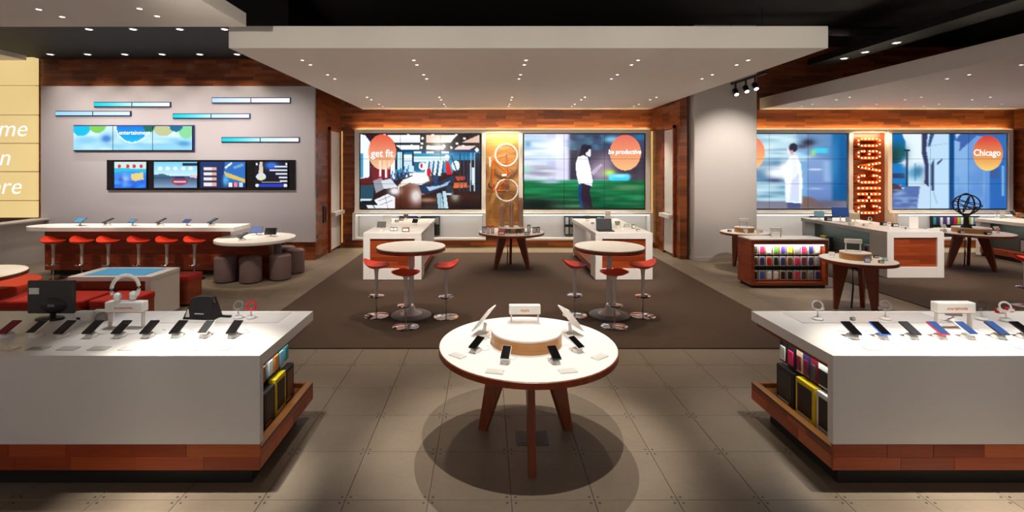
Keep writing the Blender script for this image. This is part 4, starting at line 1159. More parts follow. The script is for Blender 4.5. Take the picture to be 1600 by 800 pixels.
MB().bbox(-.05, .05, -.02, .02, .078, .088, .003).build('tray', 'white_plastic', t); MB().tube([(0, 0, .06), (0, 0, .08)], .008, 8).build('post', 'white_plastic', t)
MB().tube([(.05, 0, .08), (.09, .01, .06), (.1, 0, .02), (.12, -.04, .004), (.06, -.07, .004)], .004, 6).build('cable', 'white_plastic', t, True)
x, y, z = on(317, 497, KT)
t = thing('controller_stand', 'black angular speaker dock on the left kiosk', 'speaker', (x, y, KT + .004), math.radians(-6))
MB().add([(-.13, -.06, 0), (.13, -.06, 0), (.13, .06, 0), (-.13, .06, 0), (-.08, -.01, .16), (.085, -.01, .165), (.085, .04, .165), (-.08, .04, .16)],
         [(0, 3, 2, 1), (4, 5, 6, 7), (0, 1, 5, 4), (1, 2, 6, 5), (2, 3, 7, 6), (3, 0, 4, 7)]).build('body', 'black', t)
MB().prism([(-.045, .012), (.1, .012), (.075, .135), (-.02, .135)], -.058, -.045, 'y', M=RX(-16) @ TX(0, .004, .014)).build('face', 'black_gloss', t)
MB().prism([(-.105, .02), (-.075, .02), (-.085, .08)], -.062, -.05, 'y').build('cut_corner', 'white_plastic', t)
MB().box(-.03, .045, -.0655, -.06, .03, .038, M=RX(-12)).build('nameplate', 'light_grey', t)
MB().tube([(-.095, 0, .15), (-.03, .0, .168), (.07, .0, .17), (.105, 0, .12)], .008, 6).build('handle', 'dark_grey', t, True)
MB().bbox(.12, .22, .02, .045, .0, .014, .003).build('puck', 'black', t)
for px, m, n in ((372, 'mid_grey', 'grey'), (392, 'c_red', 'red topped')):
    x, y, z = on(px, 498, KT); gadget('pod', (x, y, KT + .004), '%s earphones on a white stand, right corner of left kiosk' % n, .2, m, 'white_plastic', 1.1)
for px, m in ((330, 'left'),):
    x0, y0, _ = on(345, 505, KT)
mb = MB(); mb.bbox(-2.62, -1.62, 3.80, 4.07, KT, KT + .004, .001); tag(mb.build('counter_mat', 'acrylic'), 'thin pale mat along the rear of the left kiosk top', 'mat')
mb = MB(); mb.bbox(2.45, 3.6, 3.80, 4.07, KT, KT + .004, .001); tag(mb.build('counter_mat', 'acrylic'), 'thin pale mat along the rear of the right kiosk top', 'mat')
# ---- right kiosk rear items
x, y, z = on(1489, 512, KT)
make_sign('topic_sign', 'white block sign on legs behind the red phone, right kiosk', .285, .12, .075, .07, 'smartphones', (x, y, KT))
for px, py, k, m, n in ((1278, 500, 'pod', 'light_grey', 'pale earphones on a stand, nearest the aisle on right kiosk'), (1384, 500, 'pod', 'mid_grey', 'grey earphones on a stand, middle of right kiosk rear'),
                        (1490, 503, 'dock', 'mid_grey', 'grey wristband on a dock under the right kiosk sign'), (1534, 500, 'pod', 'dark_grey', 'dark earphones on a stand right of the right kiosk sign'),
                        (1572, 502, 'pod', 'white_plastic', 'white earphones on a stand at far right of right kiosk')):
    x, y, z = on(px, py, KT); gadget(k, (x, y, KT + .004), n, -.3, m, 'white_plastic', .8 if k == 'dock' else 1.2)
for px, py, n in ((1562, 489, 'left'), (1577, 487, 'right')):
    x, y, z = on(px, py, KT); gadget('box', (x, y, KT), 'small red gadget at the rear of the right kiosk, %s of two' % n, 0, 'c_red', 'white_plastic', .5)
x, y, z = on(1332, 501, KT); gadget('box', (x, y, KT + .004), 'flat grey gadget lying behind the nearest phone of the right kiosk', .2, 'mid_grey', 'light_grey', .35)

# ================================================================== ROUND TABLES
def round_table(label, x, y, r, rot, t_=.75, cable=False, z=0, name='round_table'):
    t = thing(name, label, 'table', (x, y, z), rot); t_ -= z
    MB().lathe([(r - .012, t_ - .012), (r - .006, t_ - .008), (r - .006, t_)], 64).build('table_top', 'white_laminate', t, True)
    MB().lathe([(r - .03, t_ - .052), (r, t_ - .046), (r, t_ - .006), (r - .006, t_ - .002)], 64).build('edge_band', 'edge_wood', t, True)
    MB().lathe([(.2, t_ - .075), (.22, t_ - .052)], 24).build('hub_plate', 'black', t, True)
    for k in range(3):
        a = -PI / 2 + k * 2 * PI / 3
        Mx = Matrix.Rotation(a, 4, 'Z')
        MB().prism([(.10, t_ - .053), (.30, t_ - .053), (.42 * r / .67, 0), (.355 * r / .67, 0)], -.026, .026, 'y', M=Mx).build('leg', 'leg_wood', t)
    if cable:
        MB().tube([(.02, .1, t_ - .06), (.03, .1, .3), (0, .1, .01)], .012, 8).build('cable_tube', 'black', t, True)
    return t
def drum(label, x, y, z, r, h=.1):
    t = thing('display_drum', label, 'display plinth', (x, y, z))
    MB().lathe([(r, 0), (r, h - .012)], 56).build('wood_side', 'drum_wood', t, True)
    MB().lathe([(r, h - .012), (r, h)], 56).build('drum_top', 'white_laminate', t, True)
TX0, TY0 = .311, 3.72
round_table('large round white table with wooden legs at the centre front', TX0, TY0, .67, 0)
drum('low round wooden plinth on the centre front table', TX0 - .005, TY0 + .03, .75, .268)
x, y, z = on(824, 500, .851)
make_sign('topic_sign', 'white block sign on the centre front table plinth', .25, .068, .072, .05, 'Apple', (TX0 - .005, TY0 + .2, .85))
for px, py, rz, sc, e, n in ((743, 549, 35, 'black_gloss', 'black', 'leftmost'), (790, 566, 12, 'black_gloss', 'white_plastic', 'white rimmed second'), (867, 566, -14, 'black_gloss', 'black', 'third'), (902, 549, -35, 'black_gloss', 'white_plastic', 'rightmost')):
    x, y, z = on(px, py, .75)
    put_phone((x, y, .75), math.radians(-rz), '%s of four phones on the centre front table' % n, 'phones on the centre front table', sc, e, .95)
for px, py, rz, n in ((715, 556, 40, 'left'), (773, 581, 12, 'front left'), (887, 580, -12, 'front right'), (937, 558, -40, 'right')):
    x, y, z = on(px, py, .75); put_card((x, y, .75), math.radians(-rz), 'flat clear info card at %s of the centre front table' % n, 'info cards on the centre front table')
for px, py, rz, n in ((756, 522, -112, 'left'), (892, 522, 112, 'right')):
    x, y, z = on(px, py, .75)
    o = make_tablet('display_tablet', 'white tablet on a stand, %s behind the centre front plinth' % n, 'screen_dim', 'white_plastic', .17, .23, 52)
    o.location = (x, y, .75); o.rotation_euler = (0, 0, math.radians(rz))
# floor box under it
t = thing('floor_box', 'dark square floor outlet box under the centre front table', 'floor box', (.35, 3.78, .0))
MB().bbox(-.12, .12, -.1, .1, 0, .004, .001).build('frame', 'dark_grey', t); MB().bbox(-.09, .09, -.07, .07, .004, .006, .001).build('lid', 'black', t)

# rear centre table with wristband arms
RX_, RY_ = .512, 10.06
round_table('round table with red boxes and striped arms before the bicycle', RX_, RY_, .67, math.radians(60), cable=True, z=.012)
drum('low round wooden plinth under the striped mannequin arms', RX_, RY_ - .05, .75, .27)
for k, (px, h) in enumerate(((785, .46), (799, .52), (814, .6))):
    x = (px - CX) * RY_ / F
    t = thing('mannequin_arm', 'pink striped mannequin forearm on rear centre plinth, %s' % ['shortest, at left', 'in the middle', 'tallest, at right'][k], 'mannequin arm', (x, RY_ + .02, .85), 0, 'striped arms')
    pr = [(.05, 0), (.048, .04), (.042, h * .35), (.04, h * .6), (.036, h * .72), (.05, h * .82), (.05, h * .92), (.03, h * .985), (.008, h)]
    MB().lathe(pr, 14, M=Matrix.Diagonal((1, .8, 1, 1))).build('forearm', 'skin_stripe', t, True)
    for q in range(6):
        a = q * PI / 3
        MB().tube([(.047 * math.cos(a), .038 * math.sin(a), .02), (.041 * math.cos(a), .033 * math.sin(a), h * .6), (.05 * math.cos(a), .04 * math.sin(a), h * .88)], .007, 5).build('stripe', 'pink_stripe', t, True)
for px, py, k, m, n, s_ in ((756, 364, 'case', 'c_blue', 'blue case at the left end of the rear centre table', 1), (762.5, 365, 'case', 'c_red', 'red case, left of the two beside the blue case', 1.2), (769.5, 365, 'case', 'c_red', 'red case, right of the two beside the blue case', 1.2),
                         (783.5, 367, 'box', 'c_red', 'red box in front of the striped arms plinth', 1.1), (794, 367, 'dock', 'black', 'black device on white dock, left before the striped arms', .8), (810, 367, 'dock', 'black', 'black device on white dock, right before the striped arms', .8),
                         (823.5, 367, 'box', 'c_blue', 'low blue box on the rear centre table', .8), (826.5, 363, 'case', 'mid_grey', 'grey case behind the blue box, rear centre table', 1.2), (835, 364, 'case', 'black', 'black case at right of rear centre table, left of two', .9), (841, 363.5, 'case', 'black', 'black case at right of rear centre table, right of two', .9)):
    x, y, z = on(px, py, .75); gadget(k, (x, y, .75), n, 0, m, 'white_plastic', s_)

# right tables
round_table('small round table beside the white column', 5.27, 10.0, .46, math.radians(-40))
drum('low round wooden plinth on the table beside the column', 5.27, 10.02, .75, .18, .1)
make_sign('topic_sign', 'small white sign on the plinth of the column table', .17, .1, .07, .04, None, (5.27, 10.05, .85), math.radians(-20))
for dx, dy, k, m, n in ((-.3, .02, 'box', 'dark_grey', 'dark flat gadget at left of the column table'), (.3, -.05, 'box', 'c_pink', 'pink gadget at right of the column table'), (-.12, -.28, 'dock', 'white_plastic', 'white docked device, left front of the column table'), (.12, -.28, 'dock', 'white_plastic', 'white docked device, right front of the column table')):
    gadget(k, (5.27 + dx, 10 + dy, .75), n, 0, m, 'white_plastic', .6)
T2X, T2Y = 5.376, 7.1
round_table('small round table in front of the phone case merchandiser', T2X, T2Y, .47, math.radians(10), cable=True)
drum('low round wooden plinth on the table before the merchandiser', T2X - .02, T2Y + .02, .75, .19, .1)
make_sign('topic_sign', 'small white sign on the plinth before the merchandiser', .21, .12, .06, .045, None, (T2X - .02, T2Y + .06, .85), math.radians(-25))
for dx, dy, k, m, n in ((-.07, -.27, 'case', 'c_blue', 'blue case at the front of the table before the merchandiser'), (.1, -.3, 'box', 'dark_grey', 'dark gadget at the front of the table before the merchandiser'), (.3, -.12, 'box', 'c_lightblue', 'pale blue gadget at right of the table before the merchandiser'), (.33, .08, 'box', 'black', 'black flat gadget at right edge of the table before the merchandiser'), (-.3, .1, 'dock', 'white_plastic', 'white docked device at left of the table before the merchandiser')):
    gadget(k, (T2X + dx, T2Y + dy, .75), n, -.4, m, 'white_plastic', .55)
T3X, T3Y = 9.87, 10.0
round_table('round table carrying the black ring sculpture at far right', T3X, T3Y, .67, math.radians(20), cable=True, z=.012)
drum('low wooden plinth under the black ring sculpture', T3X, T3Y - .02, .75, .3, .1)
t = thing('ring_sculpture', 'black armillary sculpture of tilted rings on the far right table', 'sculpture', (9.72, 9.93, .85))
MB().lathe([(.09, 0), (.08, .03), (.045, .07), (.04, .2), (.06, .24), (.03, .26)], 16).build('pedestal', 'black', t, True)
for k, (R, r, a, b_) in enumerate(((.215, .014, 88, 12), (.205, .012, 70, -55), (.19, .01, 30, 25), (.17, .012, 105, 40), (.235, .009, 10, -12))):
    MB().torus(R, r, 36, 6, M=TX(.0, 0, .47) @ RZ(b_) @ RX(a)).build('ring', 'black', t, True)
for q in (-1, 1):
    MB().tube([(0, 0, .22), (q * .12, 0, .28), (q * .2, 0, .4)], .012, 6).build('bracket', 'black', t, True)
for dx, dy, k, m, n in ((-.5, .05, 'box', 'white_plastic', 'white gadget at the left edge of the sculpture table'), (-.38, -.2, 'box', 'dark_grey', 'dark gadget at left of the sculpture table'), (.4, .1, 'pod', 'c_red', 'red earphones at right of the sculpture table'), (.36, -.2, 'pod', 'c_pink', 'pink earphones at right front of the sculpture table'),
                        (-.08, -.42, 'box', 'black', 'black gadget at the front of the sculpture table'), (-.25, .3, 'dock', 'white_plastic', 'white docked device left of the ring sculpture'), (.5, -.05, 'dock', 'white_plastic', 'white docked device right of the sculpture plinth')):
    gadget(k, (T3X + dx, T3Y + dy, .75), n, 0, m, 'white_plastic', .8)

# ================================================================== BAR TABLES AND STOOLS
def bar_table(label, x, y):
    t = thing('bar_table', label, 'bar table', (x, y, .012))
    MB().lathe([(.468, .94), (.474, .945), (.474, .968)], 56).build('table_top', 'white_laminate', t, True)
    MB().lathe([(.45, .905), (.476, .91), (.476, .955), (.472, .958)], 56).build('edge_band', 'edge_wood', t, True)
    MB().lathe([(.15, .03), (.11, .045), (.06, .09), (.038, .16), (.035, .905)], 28).build('post', 'stool_white', t, True)
    MB().lathe([(.28, 0), (.28, .012), (.26, .022), (.12, .032)], 40).build('base_disc', 'base_grey', t, True)
bar_table('white round bar table on left, among three red stools', -1.05, 6.85)
bar_table('white round bar table on right, among three red stools', 1.715, 6.85)
def make_stool(label):
    t = thing('bar_stool', label, 'stool')
    # saddle seat, lip raised towards +X
    n, m = 8, 28; vs = []; fs = []
    def hgt(u, v):
        lip = max(0, u) ** 2.6 * .085
        return .715 + lip + .02 * (v * v) - .012 * (1 - u * u)
    for side in (0, 1):
        for i in range(n + 1):
            r = i / n
            for k in range(m):
                a = 2 * PI * k / m; u, v = r * math.cos(a), r * math.sin(a)
                z = hgt(u, v) - (0 if side == 0 else .012 + .03 * (1 - r ** 3))
                vs.append((u * .175 + .0, v * .185, z))
    N = (n + 1) * m
    for side in (0, 1):
        for i in range(n):
            for k in range(m):
                j = (k + 1) % m; b_ = side * N
                q = (b_ + i * m + k, b_ + i * m + j, b_ + (i + 1) * m + j, b_ + (i + 1) * m + k)
                fs.append(q if side == 0 else q[::-1])
    for k in range(m):
        j = (k + 1) % m; fs.append((n * m + k, n * m + j, N + n * m + j, N + n * m + k))
    s_ = MB(); s_.add(vs, fs); s_.build('seat', 'red_seat', t, True)
    MB().lathe([(.022, .3), (.024, .55), (.03, .63), (.05, .672), (.055, .69)], 18).build('post', 'stool_white', t, True)
    MB().tube([(0, 0, .015), (0, 0, .31)], .013, 12).build('piston', 'chrome', t, True)
    MB().lathe([(.05, .262), (.1, .27), (.108, .28), (.1, .29), (.03, .3)], 28).build('footrest', 'chrome', t, True)
    MB().lathe([(.17, 0), (.172, .006), (.15, .014), (.02, .026)], 36).build('base_disc', 'chrome', t, True)
    return t
ST = [(-1.53, 6.82, 180, 'red bar stool at left of the left bar table'), (-1.044, 6.345, -90, 'red bar stool in front of the left bar table'), (-.557, 6.77, 10, 'red bar stool at right of the left bar table'),
      (1.233, 6.845, 180, 'red bar stool at left of the right bar table'), (1.66, 6.36, -90, 'red bar stool in front of the right bar table'), (2.175, 6.816, 0, 'red bar stool at right of the right bar table')]
st0 = None
for x, y, a, n in ST:
    if st0 is None:
        st0 = make_stool(n); st0.location = (x, y, .012); st0.rotation_euler = (0, 0, math.radians(a)); st0['group'] = 'red bar stools'
    else: dup(st0, (x, y, .012), math.radians(a), n, 'red bar stools')
for k, px in enumerate((83.4, 128, 169.3, 216.6, 260.6, 304)):
    dup(st0, ((px - CX) * 9.04 / F, 9.04, 0), math.radians(180 - 10), 'red bar stool at the long counter, %s from left' % ORD[k], 'red bar stools')

plain('shelf_green', rgb(84, 92, 88), .2)
# ================================================================== DISPLAY TABLES
def display_table(label, x0, x1, y0, y1, s, core='white_laminate'):
    """white waterfall table, wood inset at the front, open shelf on the side s"""
    t = thing('display_table', label, 'display table', ((x0 + x1) / 2, y0, .0))
    w = (x1 - x0) / 2; L = y1 - y0; Z = .873
    MB().bbox(-w, w, 0, L, Z - .075, Z, .004).build('table_top', 'white_laminate', t)
    for s_ in (-1, 1):
        a, b_ = sorted((s_ * w, s_ * (w - .125))); MB().bbox(a, b_, 0, .42, .02, Z - .075, .003).build('front_post', 'white_laminate', t)
    MB().bbox(-w + .125, w - .125, 0, .42, .02, .22, .003).build('bottom_rail', 'white_laminate', t)
    MB().bbox(-w + .125, w - .125, .0, .42, Z - .11, Z - .075, .003).build('top_rail', 'white_laminate', t)
    MB().box(-w + .125, w - .125, .03, .06, .22, Z - .11).build('wood_inset', 'wood_red_x', t)
    MB().bbox(-w + .03, w - .03, L - .12, L, .02, Z - .075, .003).build('rear_panel', 'white_laminate', t)
    a, b_ = (-w + .25, w) if s < 0 else (-w, w - .25)
    MB().box(a, b_, .42, L - .12, .2, Z - .075).build('core', core, t)
    MB().bbox(-w, w, .42, L - .12, .1, .22, .004).build('shelf_base', 'wood_red_y', t)
    MB().box(-w + .06, w - .06, .1, L - .1, 0.013, .1).build('plinth', 'plinth', t)
    area((x0 + x1) / 2 + s * (w - .12), (y0 + y1) / 2, Z - .085, .1, L - .8, 2.2, (.9, 1, .94))
    return t
def shelf_packs(x, ys, s, pre, where):
    rr = random.Random(len(where)); cs = ['c_red', 'white_plastic', 'dark_grey', 'c_lime', 'mid_grey', 'black', 'c_yellow', 'c_teal']
    for k, y in enumerate(ys):
        c = cs[rr.randrange(len(cs))]
        carton(x, y, .222, s, .13, .3, .07, c, rr.choice(['black', 'light_grey', 'white_plastic']), '%s box on the side shelf of %s, %s from front' % (c.replace('c_', '').replace('_plastic', '').replace('_', ' '), where, ORD[k]), 'boxes on ' + where)
display_table('white display table with wood inset behind the left bar table', -2.25, -1.185, 8.95, 11.4, 1)
display_table('white display table with wood inset behind the right bar table', 1.99, 3.035, 8.95, 11.4, -1)
display_table('white display table with wood inset at right, near the letter sign', 7.44, 8.5, 9.1, 11.6, -1, 'shelf_green')
display_table('white display table with side shelves at the far right edge', 11.45, 12.5, 8.95, 11.5, -1, 'shelf_green')
shelf_packs(-1.185 - .15, (9.6, 9.8), 1, '', 'the left central display table')
shelf_packs(1.99 + .15, (9.6, 9.8), -1, '', 'the right central display table')
shelf_packs(7.44 + .15, (9.62, 9.8, 10.9, 11.08), -1, '', 'the letter sign display table')
shelf_packs(11.45 + .15, (9.7, 9.88, 10.06, 10.24, 10.42, 10.6), -1, '', 'the far right display table')
DZ = .873
for px, py, k, m, n, s_, rz in (
    (596, 361, 'dock', 'dark_grey', 'beige screened device on stand at front left of left display table', 1.2, 0),
    (605, 357, 'stack', 'acrylic', 'tall pale acrylic card holder on the left display table', 1.6, .2),
    (612.5, 361, 'case', 'dark_grey', 'slim dark case standing on left display table, left of two', .55, 0), (618, 361, 'case', 'dark_grey', 'slim dark case standing on left display table, right of two', .55, 0),
    (634, 362, 'box', 'c_brown', 'red-brown shoe shaped gadget on the left display table', 1.1, .1), (648, 352, 'dock', 'black', 'black docked device at right of the left display table', .9, -.4),
    (610, 347, 'speaker', 'black', 'small dark speaker on the left display table', .6, 0), (620, 347, 'box', 'black', 'black gadget in the middle of the left display table', .7, .3), (627, 344.5, 'box', 'black', 'black gadget near the back of the left display table', .8, .3),
    (634, 343, 'dock', 'dark_grey', 'dark docked device at the back of the left display table', .8, 0), (655, 343, 'pod', 'white_plastic', 'white earphones at the back right of the left display table', 1, 0),
    (946, 361, 'laptop', 'black', 'black laptop at the front of the right display table', 1, 0), (934, 353, 'speaker', 'c_red', 'small red speaker left of the black laptop', .6, 0), (936, 347, 'speaker', 'c_lightblue', 'light blue speaker behind the black laptop', 1.0, 0),
    (926, 350, 'box', 'c_blue', 'flat blue gadget at left of the right display table', .5, 0), (966, 356, 'dock', 'mid_grey', 'grey device on stand right of the black laptop', .9, .3), (972, 358, 'pod', 'white_plastic', 'white earphones right of the black laptop', 1.2, 0),
    (979, 354, 'box', 'light_grey', 'light grey gadget on the right display table', .8, 0), (990, 357, 'case', 'dark_grey', 'dark case near the right edge of the right display table', .6, 0), (997, 361, 'box', 'black', 'black cube on white pad at front right of right display table', .5, 0),
    (950, 343, 'stack', 'acrylic', 'pale acrylic holder at the back of the right display table', 1.2, 0), (918, 345, 'dock', 'dark_grey', 'dark docked device at the back left of the right display table', .8, 0)):
    x, y, z = on(px, py, DZ); gadget(k, (x, y, DZ), n, rz, m, 'white_plastic', s_)
for px, py, k, m, n, s_, rz in (
    (1280, 344, 'dock', 'c_lightblue', 'pale blue device at the back of the letter sign table', 1.4, -.5), (1294, 345, 'box', 'dark_grey', 'dark gadget at the back of the letter sign table', 1.1, 0), (1313, 347, 'dock', 'c_blue', 'large blue tablet on the letter sign table', 2.2, -.5),
    (1326, 347, 'stack', 'acrylic', 'pale acrylic holder beside the blue tablet', 1.3, 0), (1336, 348, 'dock', 'beige' if False else 'c_beige', 'beige docked device under the letter sign', 1.3, -.3), (1330, 352, 'box', 'white_plastic', 'white gadget left of the letter sign', .8, 0),
    (1352, 353, 'box', 'c_beige', 'beige flat gadget under the letter sign', .7, 0), (1360, 350, 'pod', 'white_plastic', 'white earphones below the letter sign', 1.2, 0), (1380, 352, 'box', 'black', 'black gadget, left of two on the letter sign table', .9, .2), (1398, 354, 'box', 'black', 'black gadget, right of two on the letter sign table', .9, -.2),
    (1390, 357, 'pod', 'white_plastic', 'white earphones between the two black gadgets', 1, 0), (1417, 358, 'box', 'mid_grey', 'small grey gadget at the front of the letter sign table', .5, 0), (1428, 358, 'stack', 'white_plastic', 'square white card holder at the front of the letter sign table', 1.5, -.3),
    (1558, 341, 'pod', 'light_grey', 'grey earphones on the far right display table', 1.3, 0), (1567, 341, 'stack', 'white_plastic', 'white card holder on the far right display table', 1.2, 0), (1584, 341, 'dock', 'dark_grey', 'dark device on the far right display table', 1.2, .4), (1592, 340, 'box', 'c_orange', 'orange gadget at the right edge of the far right table', 1.4, 0)):
    x, y, z = on(px, py, DZ); gadget(k, (x, y, DZ), n, rz, m, 'white_plastic', s_)

# black merchandise boards in the niches under the screens
def merch_board(label, x0, x1, z0, z1, n, rows, where, cols):
    t = thing('merchandise_board', label, 'merchandise board', ((x0 + x1) / 2, WB - .1, 0))
    w = (x1 - x0) / 2
    MB().bbox(-w, w, -.02, .06, z0, z1, .004).build('board', 'black', t)
    rr = random.Random(n)
    for j in range(rows):
        for i in range(n):
            x = -w + (i + .5) * 2 * w / n; zz = z1 - (j + .5) * (z1 - z0) / rows; hh = (z1 - z0) / rows * .36; ww = w / n * .72
            MB().bbox(x - ww, x + ww, -.045, -.02, zz - hh, zz + hh, .003).build('hanging_pack', rr.choice(cols), t)
merch_board('black merchandise board left of centre under the gym picture', *[at(p, 0, WB - .1)[0] for p in (624, 687)], .3, .8, 9, 2, '', ['dark_grey', 'black', 'c_navy', 'c_maroon', 'mid_grey'])
merch_board('black merchandise board under the walking woman picture', *[at(p, 0, WB - .1)[0] for p in (882, 944)], .3, .8, 9, 2, '', ['dark_grey', 'black', 'c_navy', 'light_grey', 'mid_grey'])
merch_board('black merchandise board under the white coat picture', *[at(p, 0, WB - .1)[0] for p in (1267, 1320)], .3, .8, 8, 2, '', ['dark_grey', 'black', 'c_navy', 'c_blue'])
merch_board('black merchandise board with coloured packs under the street picture', *[at(p, 0, WB - .1)[0] for p in (1456, 1530)], .3, .8, 14, 2, '', ['c_teal', 'c_pink', 'c_lime', 'c_grey', 'c_navy', 'white_plastic', 'c_purple'])

# ================================================================== PHONE CASE MERCHANDISER
MX0, MX1, MY0, MY1 = 4.54, 5.86, 8.4, 8.86
t = thing('merchandiser', 'dark wooden merchandiser with three lit rows of phone cases', 'merchandiser', ((MX0 + MX1) / 2, MY0, 0))
w = (MX1 - MX0) / 2; D = MY1 - MY0
MB().bbox(-w, w, 0, D, .82, .84, .003).build('white_top', 'white_laminate', t)
for s_ in (-1, 1):
    a, b_ = sorted((s_ * w, s_ * (w - .055))); MB().bbox(a, b_, 0, D, .05, .82, .003).build('side_panel', 'wood_red_y', t)
MB().bbox(-w + .055, w - .055, 0, D, .75, .82, .003).build('head_panel', 'wood_red_x', t)
MB().bbox(-w + .055, w - .055, 0, D, .05, .1, .003).build('foot_panel', 'wood_red_x', t)
MB().box(-w + .055, w - .055, .2, D, .1, .75).build('back_board', 'black', t)
MB().box(-w + .03, w - .03, .04, D - .04, 0, .05).build('plinth', 'plinth', t)
MB().box(-w + .07, w - .07, .01, .035, .725, .748).build('led_strip', 'led_white', t)
area((MX0 + MX1) / 2, MY0 + .05, .72, 1.1, .03, 3.2, (1, .97, .92), (math.radians(25), 0, 0))
make_sign('topic_sign', 'small white sign standing on the merchandiser top', .19, .1, .065, .05, None, ((MX0 + MX1) / 2 - .06, MY0 + .3, .84), math.radians(-15))
CC = [['dark_grey', 'c_pink', 'white_plastic', 'c_green', 'c_purple', 'c_lime', 'c_grey', 'c_pink', 'c_navy', 'white_plastic'],
      ['dark_grey', 'c_navy', 'c_red', 'black', 'c_navy', 'c_brown', 'c_pink', 'c_maroon', 'c_navy', 'c_grey'],
      ['black', 'c_blue', 'white_plastic', 'white_plastic', 'black', 'black', 'c_pink', 'dark_grey', 'c_grey', 'c_navy']]
for j in range(3):
    for i in range(10):
        c = CC[j][i]; x = MX0 + .118 + i * .1205; z = (.56, .36, .14)[j] - (0, 0, .025)[j]
        nm = c.replace('c_', '').replace('_plastic', '').replace('_', ' ')
        t = thing('phone_case_pack', '%s phone case pack, %s row of merchandiser, %s from left' % (nm, ['top', 'middle', 'bottom'][j], ORD[i]), 'phone case', (x, MY0 + .1, z), 0, 'phone case packs in the merchandiser')
        MB().bbox(-.052, .052, 0, .02, 0, .17, .003).build('card', 'light_grey' if (i + j) % 3 else 'c_beige', t)
        MB().bbox(-.034, .034, -.016, 0, .02, .15, .012).build('case', c, t)
        if (i * 3 + j) % 2: MB().bbox(.034, .05, -.01, 0, .03, .13, .004).build('wood_case_edge', 'c_orange', t)
        MB().tube([(0, .08, .165), (0, -.01, .165)], .003, 5).build('peg', 'steel', t)

# ================================================================== LEFT AREA
# long counter
t = thing('bar_counter', 'long white topped wooden counter with red stools on the left', 'counter', (-6.4, 9.1, 0))
def counter_poly():
    x0, x1, y0, y1 = -8.45 + 6.4, -4.69 + 6.4, 0, .66
    pts = [(x0 + .3, y0), (x1, y0), (x1, y1), (x0, y1)]
    arc = [(x0 + .0 - .33 * math.sin(a), .36 + .3 * math.cos(a)) for a in [math.radians(d) for d in range(10, 180, 14)]]
    return pts + arc
MB().prism(counter_poly(), .88, .95, 'z').build('counter_top', 'white_laminate', t)
MB().bbox(-2.07, 1.33, .3, .62, .1, .88, .003).build('wood_body', 'wood_red_x', t)
MB().box(-2.0, 1.3, .36, .6, 0, .1).build('plinth', 'plinth', t)
# round low table at its end
t = thing('round_end_table', 'low round white table at the right end of the counter', 'table', (-4.34, 9.23, 0))
MB().lathe([(.69, .69), (.705, .7), (.705, .74), (.7, .75)], 56).build('table_top', 'white_laminate', t, True)
MB().bbox(-.6, .24, -.02, .3, .0, .69, .004).build('wood_pedestal', 'wood_red_x', t)
MB().lathe([(.07, 0), (.07, .69)], 20, c=(.36, .12)).build('grey_post', 'base_grey', t, True)
# grey poufs
pf = None
for k, (px, Y, n) in enumerate(((352.5, 8.9, 'leftmost'), (391.7, 8.85, 'second from left'), (438, 9.08, 'third from left'), (460, 9.65, 'rightmost'), (446, 9.98, 'rearmost, half hidden'))):
    x = (px - CX) * Y / F
    if pf is None:
        pf = thing('pouf', '', 'pouf', (x, Y, 0), 0, 'grey poufs at the round end table')
        MB().lathe([(.17, .0), (.172, .02)], 28).build('base_ring', 'black', pf, True)
        MB().lathe([(.183, .02), (.188, .04), (.188, .42), (.182, .445), (.165, .458), (.08, .464)], 32).build('fabric_drum', 'grey_fabric', pf, True)
        MB().torus(.186, .004, 32, 5, M=TX(0, 0, .43)).build('piping', 'grey_fabric', pf, True)
        pf['label'] = 'grey cylindrical pouf at the round end table, %s' % n
    else: dup(pf, (x, Y, 0), k, 'grey cylindrical pouf at the round end table, %s' % n, 'grey poufs at the round end table')
# devices on the counter and end table
for k, (px, py, kind, scr, n) in enumerate(((125, 352.5, 't', 'screen_sky', 'large cyan tablet at the left end of the counter'), (167, 352.5, 'p', 'black_gloss', 'black phone on the counter, between the two cyan tablets'), (207, 352.5, 't', 'screen_sky', 'small cyan tablet on the counter'),
                                           (250, 352.5, 'p', 'black_gloss', 'black phone in the middle of the counter'), (292, 352.5, 't', 'screen_blue', 'dark blue tablet on the counter'), (331, 352.5, 'p', 'black_gloss', 'black phone near the right end of the counter'))):
    x, y, z = on(px, py, .95)
    if kind == 'p': put_phone((x, y, .95), -.5, n, 'phones on the long counter', scr, 'black', 1.45)
    else:
        o = make_tablet('display_tablet', n, scr, 'dark_grey', .24 if k == 0 else .17, .15 if k == 0 else .1, 35); o.location = (x, y, .95); o.rotation_euler = (0, 0, -.35)
x, y, z = on(378, 375.5, .75); put_phone((x, y, .75), -.5, 'black phone at left of the round end table', 'phones on the round end table', 'black_gloss', 'black', 1.4)
for px, py, scr, n in ((401, 367.5, 'screen_blue', 'blue screened tablet on the round end table'), (423, 370, 'black_gloss', 'black tablet on the round end table')):
    x, y, z = on(px, py, .75); o = make_tablet('display_tablet', n, scr, 'black', .22, .15, 55); o.location = (x, y, .75); o.rotation_euler = (0, 0, .15)
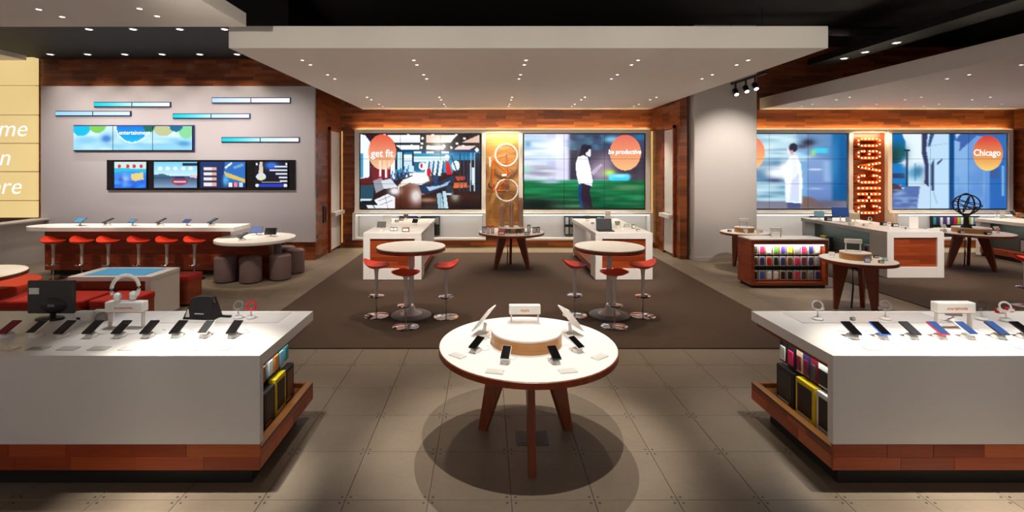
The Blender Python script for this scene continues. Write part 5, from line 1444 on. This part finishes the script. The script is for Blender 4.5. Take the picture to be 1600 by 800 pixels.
# touch table
t = thing('touch_table', 'white low table with a blue touch screen top', 'table', (-5.1, 6.62, 0))
MB().bbox(-.56, .57, 0, .63, .54, .6, .004).build('table_top', 'white_laminate', t)
MB().box(-.4, .42, .09, .54, .6, .603).build('screen', 'screen_table', t)
MB().box(-.41, .43, .08, .55, .598, .6015).build('screen_frame', 'dark_grey', t)
for s_ in (-1, 1):
    a, b_ = sorted((s_ * .565, s_ * .49)); MB().bbox(a, b_, 0, .63, 0, .54, .003).build('side_panel', 'white_laminate', t)
MB().box(-.49, .49, .04, .07, .06, .54).build('wood_front', 'wood_red_x', t)
def cube_seat(x0, x1, y0, y1, n):
    t = thing('cube_seat', n, 'seat', ((x0 + x1) / 2, (y0 + y1) / 2, 0), 0, 'red topped cube seats')
    w, d = (x1 - x0) / 2, (y1 - y0) / 2
    MB().bbox(-w + .01, w - .01, -d + .01, d - .01, .03, .37, .004).build('wood_box', 'wood_red_y', t)
    MB().bbox(-w, w, -d, d, .37, .45, .015).build('cushion', 'red_fabric', t)
    MB().box(-w + .05, w - .05, -d + .05, d - .05, 0, .03).build('plinth', 'plinth', t)
cube_seat(-4.86, -4.37, 5.98, 6.48, 'red cushioned cube seat before the touch table, under the headphones')
cube_seat(-5.44, -4.93, 5.95, 6.48, 'red cushioned cube seat before the touch table, right of the monitor')
cube_seat(-6.02, -5.5, 5.95, 6.48, 'red cushioned cube seat before the touch table, behind the monitor')
cube_seat(-5.0, -4.44, 7.3, 7.68, 'red cushioned cube seat right of and behind the touch table')
# round table at the far left with a big drum seat
round_table('round white table at the left edge, by the orange drum seat', -6.53, 6.05, .65, .5, .75)
t = thing('drum_seat', 'large round orange red drum seat at the left edge', 'seat', (-7.1, 6.85, 0))
MB().lathe([(.66, 0), (.66, .04)], 40).build('base_ring', 'black', t, True)
MB().lathe([(.67, .04), (.68, .06), (.68, .42), (.66, .445), (.5, .45)], 48).build('fabric_drum', 'orange_fabric', t, True)
t = thing('eyeglass_stand', 'dark wire gadget on the round table at the left edge', 'gadget', (-6.33, 6.2, .75))
MB().lathe([(.05, 0), (.045, .012)], 16).build('puck', 'black', t, True)
MB().tube([(0, 0, .01), (-.03, .02, .05), (.05, .0, .04), (.1, -.02, .01)], .006, 6).build('arm', 'black', t, True)
# bar stool cut off by the right edge
dup(st0, (8.03, 7.3, .012), math.radians(150), 'red bar stool cut off by the right edge of the picture', 'red bar stools')
